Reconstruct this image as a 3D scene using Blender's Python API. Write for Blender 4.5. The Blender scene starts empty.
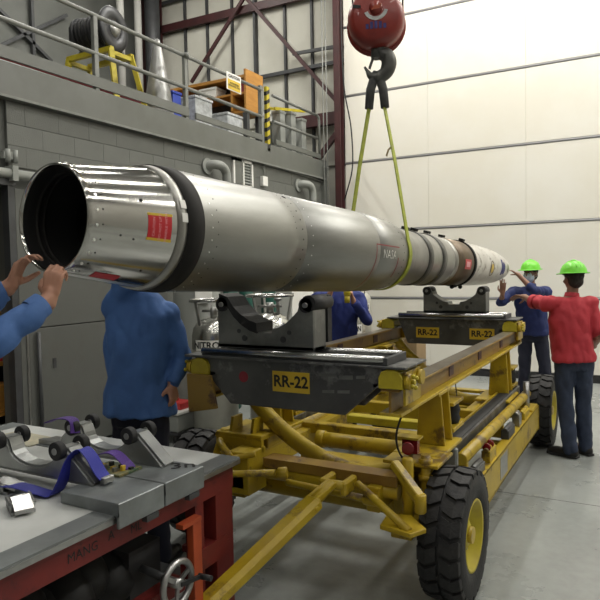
import bpy, bmesh, math, random
from mathutils import Vector, Matrix, noise
random.seed(7)
V = Vector
PI = math.pi
scene = bpy.context.scene
C = scene.collection

# ------------------------------------------------------------------ camera
cd = bpy.data.cameras.new('camera')
cam = bpy.data.objects.new('camera', cd)
C.objects.link(cam)
R_CAM = Matrix(((0.8736, -0.0049, 0.4866), (0.4863, 0.0500, -0.8724), (-0.0201, 0.9987, 0.0460)))
yv = V((350, 36, -630)).normalized()
xv = V((1135, -7, 630)); xv = (xv - yv * xv.dot(yv)).normalized()
zv = xv.cross(yv)
cam.matrix_world = Matrix.Translation((0, 0, 1.83)) @ Matrix((xv, yv, zv)).to_4x4()
cd.sensor_width = 36.0
cd.lens = 36.0 * 630.0 / 600.0
cd.clip_start = 0.05
cd.clip_end = 100
scene.camera = cam

# ------------------------------------------------------------------ world, exposure, hall lights
scene.view_settings.view_transform = 'Standard'
scene.view_settings.look = 'None'
scene.view_settings.gamma = 1.0
scene.view_settings.use_curve_mapping = False
scene.view_settings.exposure = 0.08
w = bpy.data.worlds.new('world'); scene.world = w; w.use_nodes = True
w.node_tree.nodes['Background'].inputs[0].default_value = (0.8, 0.85, 1.0, 1)
w.node_tree.nodes['Background'].inputs[1].default_value = 0.15
LAMP_Z = 8.35
LAMPS = [(-7.6, 5.2), (-7.6, 8.6)] + [(x, y) for x in (-3.6, -0.6, 2.4, 5.4) for y in (-5.0, -1.6, 1.8, 5.2, 8.6)]
LAMP_W = {8.6: 165, 5.2: 30, 1.8: 17, -1.6: 12, -5.0: 8}
def hall_light(x, y, e):
    l = bpy.data.lights.new('hall_light', 'AREA'); l.shape = 'RECTANGLE'
    l.size = 0.14; l.size_y = 2.3; l.energy = e; l.color = (1.0, 0.975, 0.91)
    o = bpy.data.objects.new('hall_light', l); C.objects.link(o)
    o.location = (x, y, LAMP_Z - 0.13)
for (x, y) in LAMPS:
    hall_light(x, y, LAMP_W[y] if x > -7 else 75)

# ------------------------------------------------------------------ materials
M = {}
def mat(name, col, rough=0.5, metal=0.0, col2=None, scale=4.0, bump=0.0, bscale=60.0, lo=0.4, hi=0.62,
        stretch=(1, 1, 1), col3=None, scale3=1.2, spec=0.5, emit=None, estr=0.0, rvar=0.0, coat=0.0):
    m = bpy.data.materials.new(name); m.use_nodes = True
    nt = m.node_tree; b = nt.nodes['Principled BSDF']; L = nt.links
    b.inputs['Base Color'].default_value = (*col, 1)
    b.inputs['Roughness'].default_value = rough
    b.inputs['Metallic'].default_value = metal
    b.inputs['Specular IOR Level'].default_value = spec
    b.inputs['Coat Weight'].default_value = coat
    tc = nt.nodes.new('ShaderNodeTexCoord')
    mp = nt.nodes.new('ShaderNodeMapping'); mp.inputs['Scale'].default_value = stretch
    L.new(tc.outputs['Object'], mp.inputs['Vector'])
    cur = None
    if col2:
        n = nt.nodes.new('ShaderNodeTexNoise'); n.inputs['Scale'].default_value = scale; n.inputs['Detail'].default_value = 6
        n.inputs['Roughness'].default_value = 0.6
        L.new(mp.outputs[0], n.inputs['Vector'])
        mr = nt.nodes.new('ShaderNodeMapRange'); mr.inputs['From Min'].default_value = lo; mr.inputs['From Max'].default_value = hi
        L.new(n.outputs['Fac'], mr.inputs['Value'])
        mx = nt.nodes.new('ShaderNodeMix'); mx.data_type = 'RGBA'
        mx.inputs[6].default_value = (*col, 1); mx.inputs[7].default_value = (*col2, 1)
        L.new(mr.outputs[0], mx.inputs[0]); cur = mx.outputs[2]
        if rvar:
            rr = nt.nodes.new('ShaderNodeMapRange'); rr.inputs['From Min'].default_value = 0.3; rr.inputs['From Max'].default_value = 0.7
            rr.inputs['To Min'].default_value = max(0.02, rough - rvar); rr.inputs['To Max'].default_value = min(1, rough + rvar)
            L.new(n.outputs['Fac'], rr.inputs['Value']); L.new(rr.outputs[0], b.inputs['Roughness'])
    if col3:
        n3 = nt.nodes.new('ShaderNodeTexNoise'); n3.inputs['Scale'].default_value = scale3; n3.inputs['Detail'].default_value = 8
        n3.inputs['Roughness'].default_value = 0.7
        L.new(tc.outputs['Object'], n3.inputs['Vector'])
        m3 = nt.nodes.new('ShaderNodeMapRange'); m3.inputs['From Min'].default_value = 0.55; m3.inputs['From Max'].default_value = 0.63
        L.new(n3.outputs['Fac'], m3.inputs['Value'])
        x3 = nt.nodes.new('ShaderNodeMix'); x3.data_type = 'RGBA'
        if cur: L.new(cur, x3.inputs[6])
        else: x3.inputs[6].default_value = (*col, 1)
        x3.inputs[7].default_value = (*col3, 1)
        L.new(m3.outputs[0], x3.inputs[0]); cur = x3.outputs[2]
    if cur: L.new(cur, b.inputs['Base Color'])
    if bump:
        nb = nt.nodes.new('ShaderNodeTexNoise'); nb.inputs['Scale'].default_value = bscale; nb.inputs['Detail'].default_value = 4
        L.new(mp.outputs[0], nb.inputs['Vector'])
        bp = nt.nodes.new('ShaderNodeBump'); bp.inputs['Strength'].default_value = bump; bp.inputs['Distance'].default_value = 0.02
        L.new(nb.outputs['Fac'], bp.inputs['Height']); L.new(bp.outputs[0], b.inputs['Normal'])
    if emit:
        b.inputs['Emission Color'].default_value = (*emit, 1); b.inputs['Emission Strength'].default_value = estr
    M[name] = m
    return m
mat('block_paint', (.125, .13, .117), .55, col2=(.105, .11, .098), scale=1.3, bump=.25, bscale=90)
mat('grey_door', (.108, .112, .102), .5, col2=(.096, .099, .09), scale=1.0, col3=(.10, .10, .09), scale3=2.5, bump=.05)
mat('deck_grey', (.13, .135, .122), .45, col2=(.11, .115, .10), scale=2)
mat('rail_grey', (.20, .205, .19), .4, col2=(.16, .165, .15), scale=6)
mat('mortar', (.10, .103, .093), .8)
mat('dark_void', (.012, .012, .013), .9)
mat('door_panel', (.80, .775, .70), .55, col2=(.77, .735, .64), scale=.7, bump=.06, bscale=3)
mat('door_seam', (.36, .36, .37), .6)
mat('insulation', (.58, .57, .50), .8, col2=(.52, .51, .44), scale=1.2, bump=.5, bscale=2.2)
mat('maroon', (.060, .017, .018), .5, col2=(.045, .014, .014), scale=5)
mat('steel_dark', (.055, .058, .06), .5, col2=(.04, .04, .042), scale=5)
mat('ceiling_white', (.22, .22, .21), .8)
mat('hall_white', (.34, .335, .31), .7)
mat('black_rubber', (.012, .012, .013), .65, col2=(.022, .022, .022), scale=8, bump=.1)
mat('tyre_rubber', (.011, .011, .012), .7, col2=(.021, .02, .019), scale=9, bump=.2)
mat('yellow_paint', (.46, .325, .014), .40, col2=(.39, .265, .013), scale=5, col3=(.14, .085, .02), scale3=4.5, bump=.06)
mat('yellow_bright', (.52, .43, .02), .45, col2=(.42, .33, .02), scale=7)
mat('beam_paint', (.30, .185, .03), .42, col2=(.22, .12, .025), scale=4, col3=(.11, .06, .03), scale3=5)
mat('beam_top', (.24, .215, .17), .3, metal=.6, col2=(.17, .14, .10), scale=6)
mat('dark_plate', (.10, .102, .098), .38, metal=.25, col2=(.07, .07, .07), scale=3, col3=(.19, .19, .185), scale3=5)
mat('cradle_grey', (.22, .225, .21), .38, metal=.35, col2=(.13, .133, .125), scale=5, bump=.05)
mat('chrome', (.42, .42, .41), .25, metal=1.0)
mat('steel', (.42, .42, .41), .35, metal=.9, col2=(.3, .3, .29), scale=6)
mat('rocket_polish', (.54, .535, .51), .13, metal=1.0, col2=(.46, .45, .42), scale=3, stretch=(3, .35, 3), rvar=.05, bump=.02, bscale=4)
mat('rocket_case', (.29, .29, .275), .42, metal=1.0, col2=(.235, .235, .22), scale=3.2, stretch=(2, .3, 2), rvar=.06)
mat('rocket_payload', (.40, .395, .37), .38, metal=.85, col2=(.30, .29, .265), scale=5)
mat('band_grey', (.12, .118, .11), .45, metal=.6, col2=(.08, .078, .07), scale=6)
mat('rocket_brown', (.17, .125, .08), .4, metal=.6, col2=(.13, .10, .07), scale=5)
mat('rocket_dark', (.012, .011, .010), .7, spec=.25)
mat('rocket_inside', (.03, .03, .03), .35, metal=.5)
mat('nose_white', (.62, .60, .55), .35, col2=(.52, .49, .44), scale=6, col3=(.26, .23, .19), scale3=9)
mat('rivet_bright', (.8, .8, .78), .3, metal=1)
mat('label_red', (.50, .012, .02), .4)
mat('label_yellow', (.62, .42, .03), .4)
mat('label_white', (.75, .74, .70), .5)
mat('ink_black', (.012, .012, .012), .6)
mat('ink_pink', (.75, .35, .38), .6)
mat('ink_blue', (.03, .03, .16), .6)
mat('tape_tan', (.40, .30, .16), .5)
mat('sling_green', (.36, .40, .03), .6, col2=(.28, .32, .03), scale=20, bump=.2, bscale=200)
mat('sleeve_grey', (.085, .085, .08), .75, col2=(.06, .06, .06), scale=20, bump=.3)
mat('hook_steel', (.12, .12, .11), .45, metal=.6, col2=(.08, .08, .075), scale=8)
mat('block_red', (.27, .028, .018), .38, col2=(.20, .02, .016), scale=4, coat=.2)
mat('table_white', (.60, .61, .59), .35, col2=(.54, .55, .53), scale=4)
mat('table_grey', (.23, .25, .25), .35, metal=.3, col2=(.16, .17, .17), scale=4)
mat('table_red', (.17, .016, .012), .5, col2=(.13, .013, .011), scale=5, col3=(.09, .012, .012), scale3=6)
mat('orange_paint', (.42, .07, .02), .45, col2=(.34, .055, .02), scale=8)
mat('alu', (.36, .37, .36), .35, metal=.75, col2=(.28, .285, .28), scale=6, bump=.05)
mat('strap_blue', (.02, .025, .30), .55, bump=.25, bscale=250)
mat('strap_purple', (.07, .02, .22), .55, bump=.25, bscale=250)
mat('board_green', (.03, .09, .05), .5, col2=(.22, .17, .06), scale=25)
mat('paper', (.55, .50, .36), .7, col2=(.42, .40, .30), scale=9)
mat('blue_shirt', (.052, .13, .34), .75, col2=(.043, .11, .29), scale=5, bump=.35, bscale=9)
mat('navy_shirt', (.012, .024, .12), .75, col2=(.010, .019, .095), scale=5, bump=.35, bscale=9)
mat('royal_shirt', (.014, .03, .19), .75, col2=(.011, .024, .15), scale=5, bump=.35, bscale=9)
mat('red_shirt', (.46, .028, .042), .75, col2=(.40, .024, .036), scale=5, bump=.35, bscale=9)
mat('jeans', (.022, .032, .062), .8, col2=(.032, .046, .085), scale=7, bump=.3, bscale=12)
mat('navy_pants', (.010, .012, .028), .8, bump=.3, bscale=12)
mat('black_leather', (.012, .011, .011), .4)
mat('skin', (.42, .22, .145), .5, col2=(.38, .185, .12), scale=9)
mat('skin_dark', (.27, .135, .085), .5, col2=(.23, .11, .07), scale=9)
mat('hair_dark', (.02, .014, .011), .7, bump=.4, bscale=120)
mat('eye_white', (.7, .7, .68), .3)
mat('mask_blue', (.50, .58, .66), .7, bump=.2, bscale=40)
mat('hat_green', (.17, .68, .035), .35, coat=.3)
mat('dewar_steel', (.50, .50, .47), .26, metal=1.0, col2=(.44, .44, .41), scale=3)
mat('dewar_white', (.50, .49, .43), .4, metal=.35, col2=(.44, .43, .38), scale=3)
mat('gas_green', (.010, .075, .055), .4)
mat('orange_wood', (.46, .22, .04), .5, col2=(.38, .17, .03), scale=4, stretch=(1, 1, 6))
mat('bin_clear', (.52, .54, .55), .3, col2=(.34, .35, .36), scale=14)
mat('reel_dark', (.045, .047, .05), .4, metal=.3, col2=(.03, .03, .033), scale=5)
mat('cone_alu', (.36, .36, .35), .4, metal=.7, col2=(.29, .29, .28), scale=6)
mat('cabinet_grey', (.26, .27, .25), .5)
mat('hose_red', (.22, .02, .03), .5)
mat('blue_plastic', (.02, .05, .35), .4)
mat('cardboard', (.36, .25, .13), .8, col2=(.32, .22, .11), scale=6)
mat('red_plastic', (.45, .03, .03), .4)
mat('lamp_glow', (1, 1, 1), .5, emit=(1, .975, .91), estr=14)
mat('lens_red', (.20, .008, .012), .25)

def floor_material():
    m = bpy.data.materials.new('polished_concrete'); m.use_nodes = True
    nt = m.node_tree; b = nt.nodes['Principled BSDF']; L = nt.links
    tc = nt.nodes.new('ShaderNodeTexCoord')
    def nz(sc, det, rg):
        n = nt.nodes.new('ShaderNodeTexNoise'); n.inputs['Scale'].default_value = sc; n.inputs['Detail'].default_value = det
        n.inputs['Roughness'].default_value = rg; L.new(tc.outputs['Object'], n.inputs['Vector']); return n
    a = nz(.9, 8, .65); c = nz(14, 5, .6)
    rmp = nt.nodes.new('ShaderNodeValToRGB')
    rmp.color_ramp.elements[0].position = .32; rmp.color_ramp.elements[0].color = (.235, .25, .24, 1)
    rmp.color_ramp.elements[1].position = .68; rmp.color_ramp.elements[1].color = (.32, .335, .32, 1)
    L.new(a.outputs['Fac'], rmp.inputs['Fac'])
    mx = nt.nodes.new('ShaderNodeMix'); mx.data_type = 'RGBA'; mx.blend_type = 'MULTIPLY'; mx.inputs[0].default_value = .35
    r2 = nt.nodes.new('ShaderNodeValToRGB'); r2.color_ramp.elements[0].color = (.7, .7, .7, 1); r2.color_ramp.elements[0].position = .35
    r2.color_ramp.elements[1].position = .6
    L.new(c.outputs['Fac'], r2.inputs['Fac']); L.new(rmp.outputs[0], mx.inputs[6]); L.new(r2.outputs[0], mx.inputs[7])
    L.new(mx.outputs[2], b.inputs['Base Color'])
    rr = nt.nodes.new('ShaderNodeMapRange'); rr.inputs['To Min'].default_value = .16; rr.inputs['To Max'].default_value = .42
    L.new(a.outputs['Fac'], rr.inputs['Value']); L.new(rr.outputs[0], b.inputs['Roughness'])
    bp = nt.nodes.new('ShaderNodeBump'); bp.inputs['Strength'].default_value = .05; L.new(c.outputs['Fac'], bp.inputs['Height'])
    L.new(bp.outputs[0], b.inputs['Normal'])
    M['floor'] = m
floor_material()

# ------------------------------------------------------------------ mesh helpers
def frame(d, up=V((0, 0, 1))):
    d = V(d).normalized()
    if abs(d.dot(up)) > .98: up = V((1, 0, 0))
    s = d.cross(up).normalized()
    return s, s.cross(d).normalized(), d

class MB:
    """collects shapes in world coordinates; build() links them as one mesh object"""
    def __init__(s): s.v = []; s.f = []; s.sm = []
    def add(s, vs, fs, smooth=False):
        n = len(s.v); s.v += [V(p) for p in vs]; s.f += [[i + n for i in f] for f in fs]; s.sm += [smooth] * len(fs); return s
    def box(s, x0, x1, y0, y1, z0, z1):
        return s.hexa([(x0, y0, z0), (x1, y0, z0), (x1, y1, z0), (x0, y1, z0), (x0, y0, z1), (x1, y0, z1), (x1, y1, z1), (x0, y1, z1)])
    def hexa(s, p):
        return s.add(p, [(0, 3, 2, 1), (4, 5, 6, 7), (0, 1, 5, 4), (1, 2, 6, 5), (2, 3, 7, 6), (3, 0, 4, 7)])
    def bar(s, a, b, wd, h, up=V((0, 0, 1))):
        a = V(a); b = V(b); sx, u, d = frame(b - a, up)
        sx = sx * wd / 2; u = u * h / 2
        return s.hexa([a - sx - u, a + sx - u, b + sx - u, b - sx - u, a - sx + u, a + sx + u, b + sx + u, b - sx + u])
    def tube(s, pts, r, n=12, cap=True, smooth=True):
        pts = [V(p) for p in pts]; rs = r if isinstance(r, (list, tuple)) else [r] * len(pts)
        vs = []; fs = []; prev = None
        for i, p in enumerate(pts):
            d = (pts[min(i + 1, len(pts) - 1)] - pts[max(i - 1, 0)]).normalized()
            if prev is None: sx, u, _ = frame(d)
            else:
                sx = (prev - d * prev.dot(d)).normalized(); u = sx.cross(d)
            prev = sx
            for k in range(n):
                a = 2 * PI * k / n
                vs.append(p + (sx * math.cos(a) + u * math.sin(a)) * rs[i])
        for i in range(len(pts) - 1):
            for k in range(n):
                k2 = (k + 1) % n
                fs.append((i * n + k, i * n + k2, (i + 1) * n + k2, (i + 1) * n + k))
        s.add(vs, fs, smooth)
        if cap:
            m = (len(pts) - 1) * n
            s.add([vs[k] for k in range(n)], [list(range(n))[::-1]]); s.add([vs[m + k] for k in range(n)], [list(range(n))])
        return s
    def cyl(s, a, b, r0, r1=None, n=20, cap=True):
        return s.tube([a, b], [r0, r0 if r1 is None else r1], n, cap)
    def lathe(s, prof, o, axis=(0, 0, 1), n=32, close=False, cap=False):
        """prof: list of (distance along axis, radius)"""
        o = V(o); sx, u, d = frame(axis); vs = []; fs = []
        for (t, r) in prof:
            for k in range(n):
                a = 2 * PI * k / n
                vs.append(o + d * t + (sx * math.cos(a) + u * math.sin(a)) * r)
        m = len(prof)
        for i in range(m if close else m - 1):
            j = (i + 1) % m
            for k in range(n):
                k2 = (k + 1) % n
                fs.append((i * n + k, i * n + k2, j * n + k2, j * n + k))
        s.add(vs, fs, True)
        if cap:
            s.add(vs[:n], [list(range(n))[::-1]]); s.add(vs[-n:], [list(range(n))])
        return s
    def prism(s, poly, o, ax, ay, th):
        """poly in the plane (ax, ay) at o, extruded by vector th"""
        o = V(o); ax = V(ax); ay = V(ay); th = V(th); n = len(poly)
        a = [o + ax * p[0] + ay * p[1] for p in poly]; b = [p + th for p in a]
        fs = [list(range(n))[::-1], [n + i for i in range(n)]]
        for i in range(n): fs.append((i, (i + 1) % n, n + (i + 1) % n, n + i))
        return s.add(a + b, fs)
    def ball(s, c, r, n=14, sc=(1, 1, 1), rot=None):
        c = V(c); vs = []; fs = []; m = n // 2 + 1
        for i in range(m + 1):
            th = PI * i / m
            for k in range(n):
                a = 2 * PI * k / n
                p = V((math.sin(th) * math.cos(a) * sc[0], math.sin(th) * math.sin(a) * sc[1], math.cos(th) * sc[2])) * r
                if rot: p = rot @ p
                vs.append(c + p)
        for i in range(m):
            for k in range(n):
                k2 = (k + 1) % n
                fs.append((i * n + k, (i + 1) * n + k, (i + 1) * n + k2, i * n + k2))
        return s.add(vs, fs, True)
    def mesh(s, name, org=V((0, 0, 0))):
        me = bpy.data.meshes.new(name)
        me.from_pydata([p - org for p in s.v], [], s.f)
        me.polygons.foreach_set('use_smooth', s.sm)
        bm = bmesh.new(); bm.from_mesh(me)
        bmesh.ops.remove_doubles(bm, verts=bm.verts, dist=1e-5)
        bmesh.ops.recalc_face_normals(bm, faces=bm.faces)
        bm.to_mesh(me); bm.free()
        return me
    def build(s, name, m, parent=None, bevel=0, seg=2, label=None):
        org = origin(parent) if parent else V((0, 0, 0))
        me = s.mesh(name, org)
        return link(name, me, m, parent, bevel, seg, label)
ORG = {}
def origin(o):
    while o.parent: o = o.parent
    return V(o.location)
def link(name, me, m, parent=None, bevel=0, seg=2, label=None):
    o = bpy.data.objects.new(name, me); C.objects.link(o)
    if m: me.materials.append(M[m] if isinstance(m, str) else m)
    if parent: o.parent = parent
    if bevel:
        b = o.modifiers.new('bevel', 'BEVEL'); b.width = bevel; b.segments = seg; b.limit_method = 'ANGLE'; b.angle_limit = math.radians(40)
        b.harden_normals = False
    if label: o['label'] = label
    return o
def thing(name, label, cat, loc=(0, 0, 0), group=None):
    o = bpy.data.objects.new(name, None); C.objects.link(o); o.location = loc; o.empty_display_size = .1
    return tag(o, label, cat, group)
def tag(o, label, cat, group=None, kind=None):
    if label: o['label'] = label
    if cat: o['category'] = cat
    if group: o['group'] = group
    if kind: o['kind'] = kind
    return o
def rebase(o, loc):
    """put a single-mesh thing's origin at its base"""
    loc = V(loc); o.data.transform(Matrix.Translation(-loc)); o.location = loc; return o
def struct(o): o['kind'] = 'structure'; return o
def stuff(o): o['kind'] = 'stuff'; return o
def copy_tree(o, loc=None, label=None, parent=None):
    kids = [c for c in C.objects if c.parent == o]
    c = o.copy(); C.objects.link(c)
    if parent: c.parent = parent
    if loc is not None: c.location = loc
    if label: c['label'] = label
    for k in kids: copy_tree(k, parent=c)
    return c
def text(s, size, fn, m, parent, name='lettering', wide=1.0, bold=.0, label=None):
    """flat lettering; fn(a, b) maps the text plane (centred) to the world"""
    cu = bpy.data.curves.new('t', 'FONT'); cu.body = s; cu.size = size; cu.align_x = 'CENTER'; cu.align_y = 'CENTER'
    cu.resolution_u = 2; cu.offset = bold
    t = bpy.data.objects.new('t', cu); C.objects.link(t)
    dg = bpy.context.evaluated_depsgraph_get()
    me = bpy.data.meshes.new_from_object(t.evaluated_get(dg))
    bpy.data.objects.remove(t)
    me.name = name; org = origin(parent)
    for v in me.vertices: v.co = V(fn(v.co.x * wide, v.co.y)) - org
    me.materials.clear()
    return link(name, me, m, parent, label=label)
def plane_fn(o, ax, ay, off=0.0):
    o = V(o); ax = V(ax).normalized(); ay = V(ay).normalized(); n = ax.cross(ay)
    return lambda a, b: o + ax * a + ay * b + n * off
def smooth_curve(pts, k=6):
    pts = [V(p) for p in pts]; out = []
    for i in range(len(pts) - 1):
        p0 = pts[max(i - 1, 0)]; p1 = pts[i]; p2 = pts[i + 1]; p3 = pts[min(i + 2, len(pts) - 1)]
        for j in range(k):
            t = j / k
            out.append(.5 * ((2 * p1) + (p2 - p0) * t + (2 * p0 - 5 * p1 + 4 * p2 - p3) * t * t + (3 * p1 - p0 - 3 * p2 + p3) * t ** 3))
    out.append(pts[-1]); return out

# ------------------------------------------------------------------ the hall
XW = -5.3       # painted block wall under the mezzanine
YD = 10.7       # white hangar door
fl = struct(MB().box(-13, 8, -8, 12, -.1, 0).build('floor', 'floor'))
j = MB()
for yy in (-2.0, 1.6, 5.2, 8.8): j.box(-5.2, 7.9, yy - .004, yy + .004, 0, .0012)
for xx in (-3.6, 0.55, 4.2): j.box(xx - .004, xx + .004, -7.9, 10.6, 0, .0012)
stuff(j.build('floor_joint', 'mortar', fl))
struct(MB().box(-13, 8, -8, 12, 9.0, 9.1).build('ceiling', 'ceiling_white'))
struct(MB().box(8, 8.1, -8, 12, 0, 9).build('wall_right', 'hall_white'))
struct(MB().box(-13, 8, -8.1, -8, 0, 9).build('wall_front', 'hall_white'))
struct(MB().box(-10.15, -10.05, -8, 12, 0, 9).build('wall_left_upper', 'block_paint'))
k = 0
for (x, y) in LAMPS:
    t = thing('ceiling_lamp', 'long fluorescent fixture hanging under the hall ceiling, outside the photograph', 'lamp', (x, y, 9.0), 'fluorescent fixtures under the ceiling')
    MB().box(x - .2, x + .2, y - 1.22, y + 1.22, LAMP_Z - .02, LAMP_Z + .08).build('housing', 'steel', t)
    MB().box(x - .07, x + .07, y - 1.15, y + 1.15, LAMP_Z - .1, LAMP_Z - .02).build('diffuser', 'lamp_glow', t)
    MB().bar((x, y - .8, LAMP_Z + .08), (x, y - .8, 9.0), .03, .03).bar((x, y + .8, LAMP_Z + .08), (x, y + .8, 9.0), .03, .03).build('hanger', 'steel', t)

# white hangar door: rows of panels between recessed seams
wd = struct(MB().box(-4.93, 8, YD + .05, YD + .15, 0, 9.0).build('wall_back', 'door_seam'))
xs = [-4.93] + [-3.36 + 1.61 * i for i in range(8)]
zs = [.10, 1.31, 2.53, 3.79, 5.01, 6.25, 7.5, 9.0]
pm = {}
for i in range(len(xs) - 1):
    for q in range(len(zs) - 1):
        x0, x1, z0, z1 = xs[i], min(xs[i + 1], 8), zs[q], zs[q + 1]
        a, b = z0 + .022, z1 - .022
        g = MB().hexa([(x0 + .001, YD, a), (x1 - .001, YD, a), (x1 - .001, YD + .05, a), (x0 + .001, YD + .05, a),
                       (x0 + .001, YD, b), (x1 - .001, YD, b), (x1 - .001, YD + .05, b), (x0 + .001, YD + .05, b)])
        g.build('panel', 'door_panel', wd, bevel=.004, seg=1)
for q in range(1, len(zs) - 1):
    MB().cyl((-4.93, YD + .005, zs[q]), (8, YD + .005, zs[q]), .016, n=8).build('seam_rail', 'door_seam', wd)
struct(MB().box(-4.93, 8, YD - .03, YD + .05, 0, .095).build('baseboard_back', 'black_rubber'))

# upper end wall behind the mezzanine: insulation panels between dark mullions
YE = 11.2
we = struct(MB().box(-10.05, -4.93, YE + .06, YE + .16, 0, 9).build('wall_back_upper', 'insulation'))
mx_ = [-10.0, -8.97, -8.37, -7.72, -7.13, -6.44, -5.83, -5.2, -4.95]
zz = [3.85, 4.8, 5.8, 7.2, 9.0]
for i in range(len(mx_) - 1):
    for q in range(len(zz) - 1):
        MB().box(mx_[i] + .02, mx_[i + 1] - .02, YE, YE + .06, zz[q] + .02, zz[q + 1] - .02).build('panel', 'insulation', we, bevel=.02, seg=2)
for x in mx_[1:-1]: MB().box(x - .022, x + .022, YE - .05, YE + .06, 3.85, 9).build('mullion', 'steel_dark', we)
MB().box(-7.16, -7.11, YE - .09, YE, 3.85, 9).build('mullion', 'steel_dark', we)
MB().bar((-9.9, YE - .1, 7.27), (-4.95, YE - .1, 7.2), .08, .16).build('girt', 'maroon', we)
for z in (5.82, ): MB().bar((-9.9, YE - .08, z - .02), (-4.95, YE - .08, z), .05, .07).build('girt', 'steel_dark', we)
MB().bar((-9.9, YE - .08, 7.85), (-4.95, YE - .08, 7.8), .05, .06).build('girt', 'steel_dark', we)
MB().bar((-6.2, YE - .14, 6.12), (-5.1, YE - .14, 6.08), .05, .06).build('girt', 'steel_dark', we)
MB().bar((-7.27, YE - .2, 7.45), (-5.2, YE - .2, 5.0), .05, .07).build('brace', 'maroon', we)
MB().bar((-7.27, YE - .2, 7.45), (-8.7, YE - .2, 5.95), .05, .07).build('brace', 'maroon', we)
MB().box(-6.6, -5.0, YE - .25, YE - .1, 4.62, 4.85).build('beam', 'maroon', we)
MB().bar((-5.75, YE - .18, 3.9), (-5.05, YE - .18, 4.66), .08, .1).build('brace', 'maroon', we)

# columns
c = thing('steel_column', 'maroon steel column at the left edge of the white hangar door', 'column', (-5.0, 10.6, 0))
MB().box(-5.06, -4.94, 10.52, 10.54, 0, 9).box(-5.06, -4.94, 10.66, 10.68, 0, 9).build('flange', 'maroon', c)
MB().box(-5.005, -4.995, 10.54, 10.66, 0, 9).build('web', 'maroon', c)
c = thing('steel_column', 'maroon steel column rising behind the mezzanine bookcase', 'column', (-9.75, 10.9, 3.82))
MB().box(-9.95, -9.55, 10.75, 10.79, 3.82, 9).box(-9.95, -9.55, 11.06, 11.1, 3.82, 9).build('flange', 'maroon', c)
MB().box(-9.77, -9.73, 10.79, 11.06, 3.82, 9).build('web', 'steel_dark', c)
for (x, y, r, lab) in ((-9.3, 9.55, .075, 'pale vertical pipe on the mezzanine, left one of the pair behind the cone'),
                       (-9.3, 10.05, .075, 'pale vertical pipe on the mezzanine, right one of the pair behind the cone')):
    p = MB().cyl((x, y, 3.82), (x, y, 9), r).cyl((x, y, 3.82), (x, y, 3.9), r + .05).cyl((x, y, 6.0), (x, y, 6.06), r + .012)
    tag(rebase(p.build('vertical_pipe', 'hall_white'), (x, y, 3.82)), lab, 'pipe')
p = MB().cyl((-9.4, 10.6, 3.82), (-9.4, 10.6, 9), .16).cyl((-9.4, 10.6, 3.82), (-9.4, 10.6, 3.92), .22)
tag(rebase(p.build('vertical_duct', 'steel_dark'), (-9.4, 10.6, 3.82)), 'dark vertical duct between the pale pipes and the maroon column', 'duct')

# block wall
wl = struct(MB().box(XW - .2, XW - .012, 3.92, 10.5, 0, 3.5).box(XW - .2, XW - .012, -8, 2.3, 0, 3.5).box(XW - .2, XW - .035, 2.3, 3.92, 2.72, 3.5)
            .build('wall_left', 'mortar'))
full = MB().box(-.04, 0, .0012, .3988, .0022, .2008).mesh('block'); full.materials.append(M['block_paint'])
half = MB().box(-.04, 0, .0012, .1988, .0022, .2008).mesh('block_half'); half.materials.append(M['block_paint'])
def block(me, y, z):
    o = bpy.data.objects.new('block', me); C.objects.link(o); o.parent = wl
    o.location = (XW + random.uniform(-.0015, .0015), y, z)
    return o
DOOR = (3.9, 6.08, 2.70)
rest = MB()
for r in range(17):
    z = r * .203 + .03
    y = 3.92 + (0 if r % 2 else -.2)
    if y < 3.92:
        if z > DOOR[2] or z < 0: block(half, 3.92, z)
        y += .4
    while y < 10.5 - .01:
        L_ = min(.4, 10.5 - y)
        if not (z < DOOR[2] and y + L_ < DOOR[1] + .05):
            block(full if L_ > .3 else half, y, z)
        y += .4
    y = -8.0 + (.2 if r % 2 else 0)
    while y < 3.9:
        if not (y + .4 > 2.3 and z < 2.7) and y + .4 < 3.92: rest.box(XW - .04, XW, y + .004, y + .396, z + .0035, z + .1995)
        y += .4
stuff(rest.build('block_courses', 'block_paint', wl))
struct(MB().box(-10.1, XW - .2, 10.3, 10.5, 0, 3.82).build('wall_left_end', 'block_paint'))
# doorway with dark store behind, sliding steel door
st = MB().box(-7.5, -7.4, .8, 5.5, 0, 3.4).box(-7.4, XW - .2, .8, .9, 0, 3.4).box(-7.4, XW - .2, 5.4, 5.5, 0, 3.4).box(-7.4, XW - .2, .8, 5.5, 3.3, 3.4)
struct(st.build('wall_store', 'steel_dark'))
d = struct(MB().box(XW, XW + .05, 3.94, 6.06, .04, 1.315).box(XW, XW + .05, 3.94, 6.06, 1.325, 2.66).build('door_1', 'grey_door', bevel=.005))
MB().box(XW, XW + .06, 4.0, 4.02, .1, 1.3).box(XW, XW + .02, 3.92, 3.94, 0, 2.7).build('edge_trim', 'steel', d)
MB().cyl((XW + .08, 4.12, .3), (XW + .08, 4.12, 1.28), .02, n=8).build('cable_spring', 'steel_dark', d)
MB().box(XW + .05, XW + .055, 4.3, 4.34, .9, 1.0).build('scuff_plate', 'steel_dark', d)
t = MB().box(XW - .12, XW + .07, 2.2, 3.94, 2.68, 2.74).box(XW - .03, XW + .06, 3.86, 3.93, 0, 2.7)
struct(t.build('trim_1', 'steel_dark'))
t = thing('store_shelf', 'dark shelf rack inside the doorway at the left edge', 'shelf', (-5.9, 3.9, 0))
for z in (.45, .95, 1.45): MB().box(-6.3, -5.6, 3.2, 4.6, z, z + .04).build('shelf_board', 'orange_wood', t)
for (x, y) in ((-6.28, 3.22), (-5.62, 3.22), (-6.28, 4.58), (-5.62, 4.58)): MB().box(x - .02, x + .02, y - .02, y + .02, 0, 2.0).build('post', 'steel_dark', t)
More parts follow.
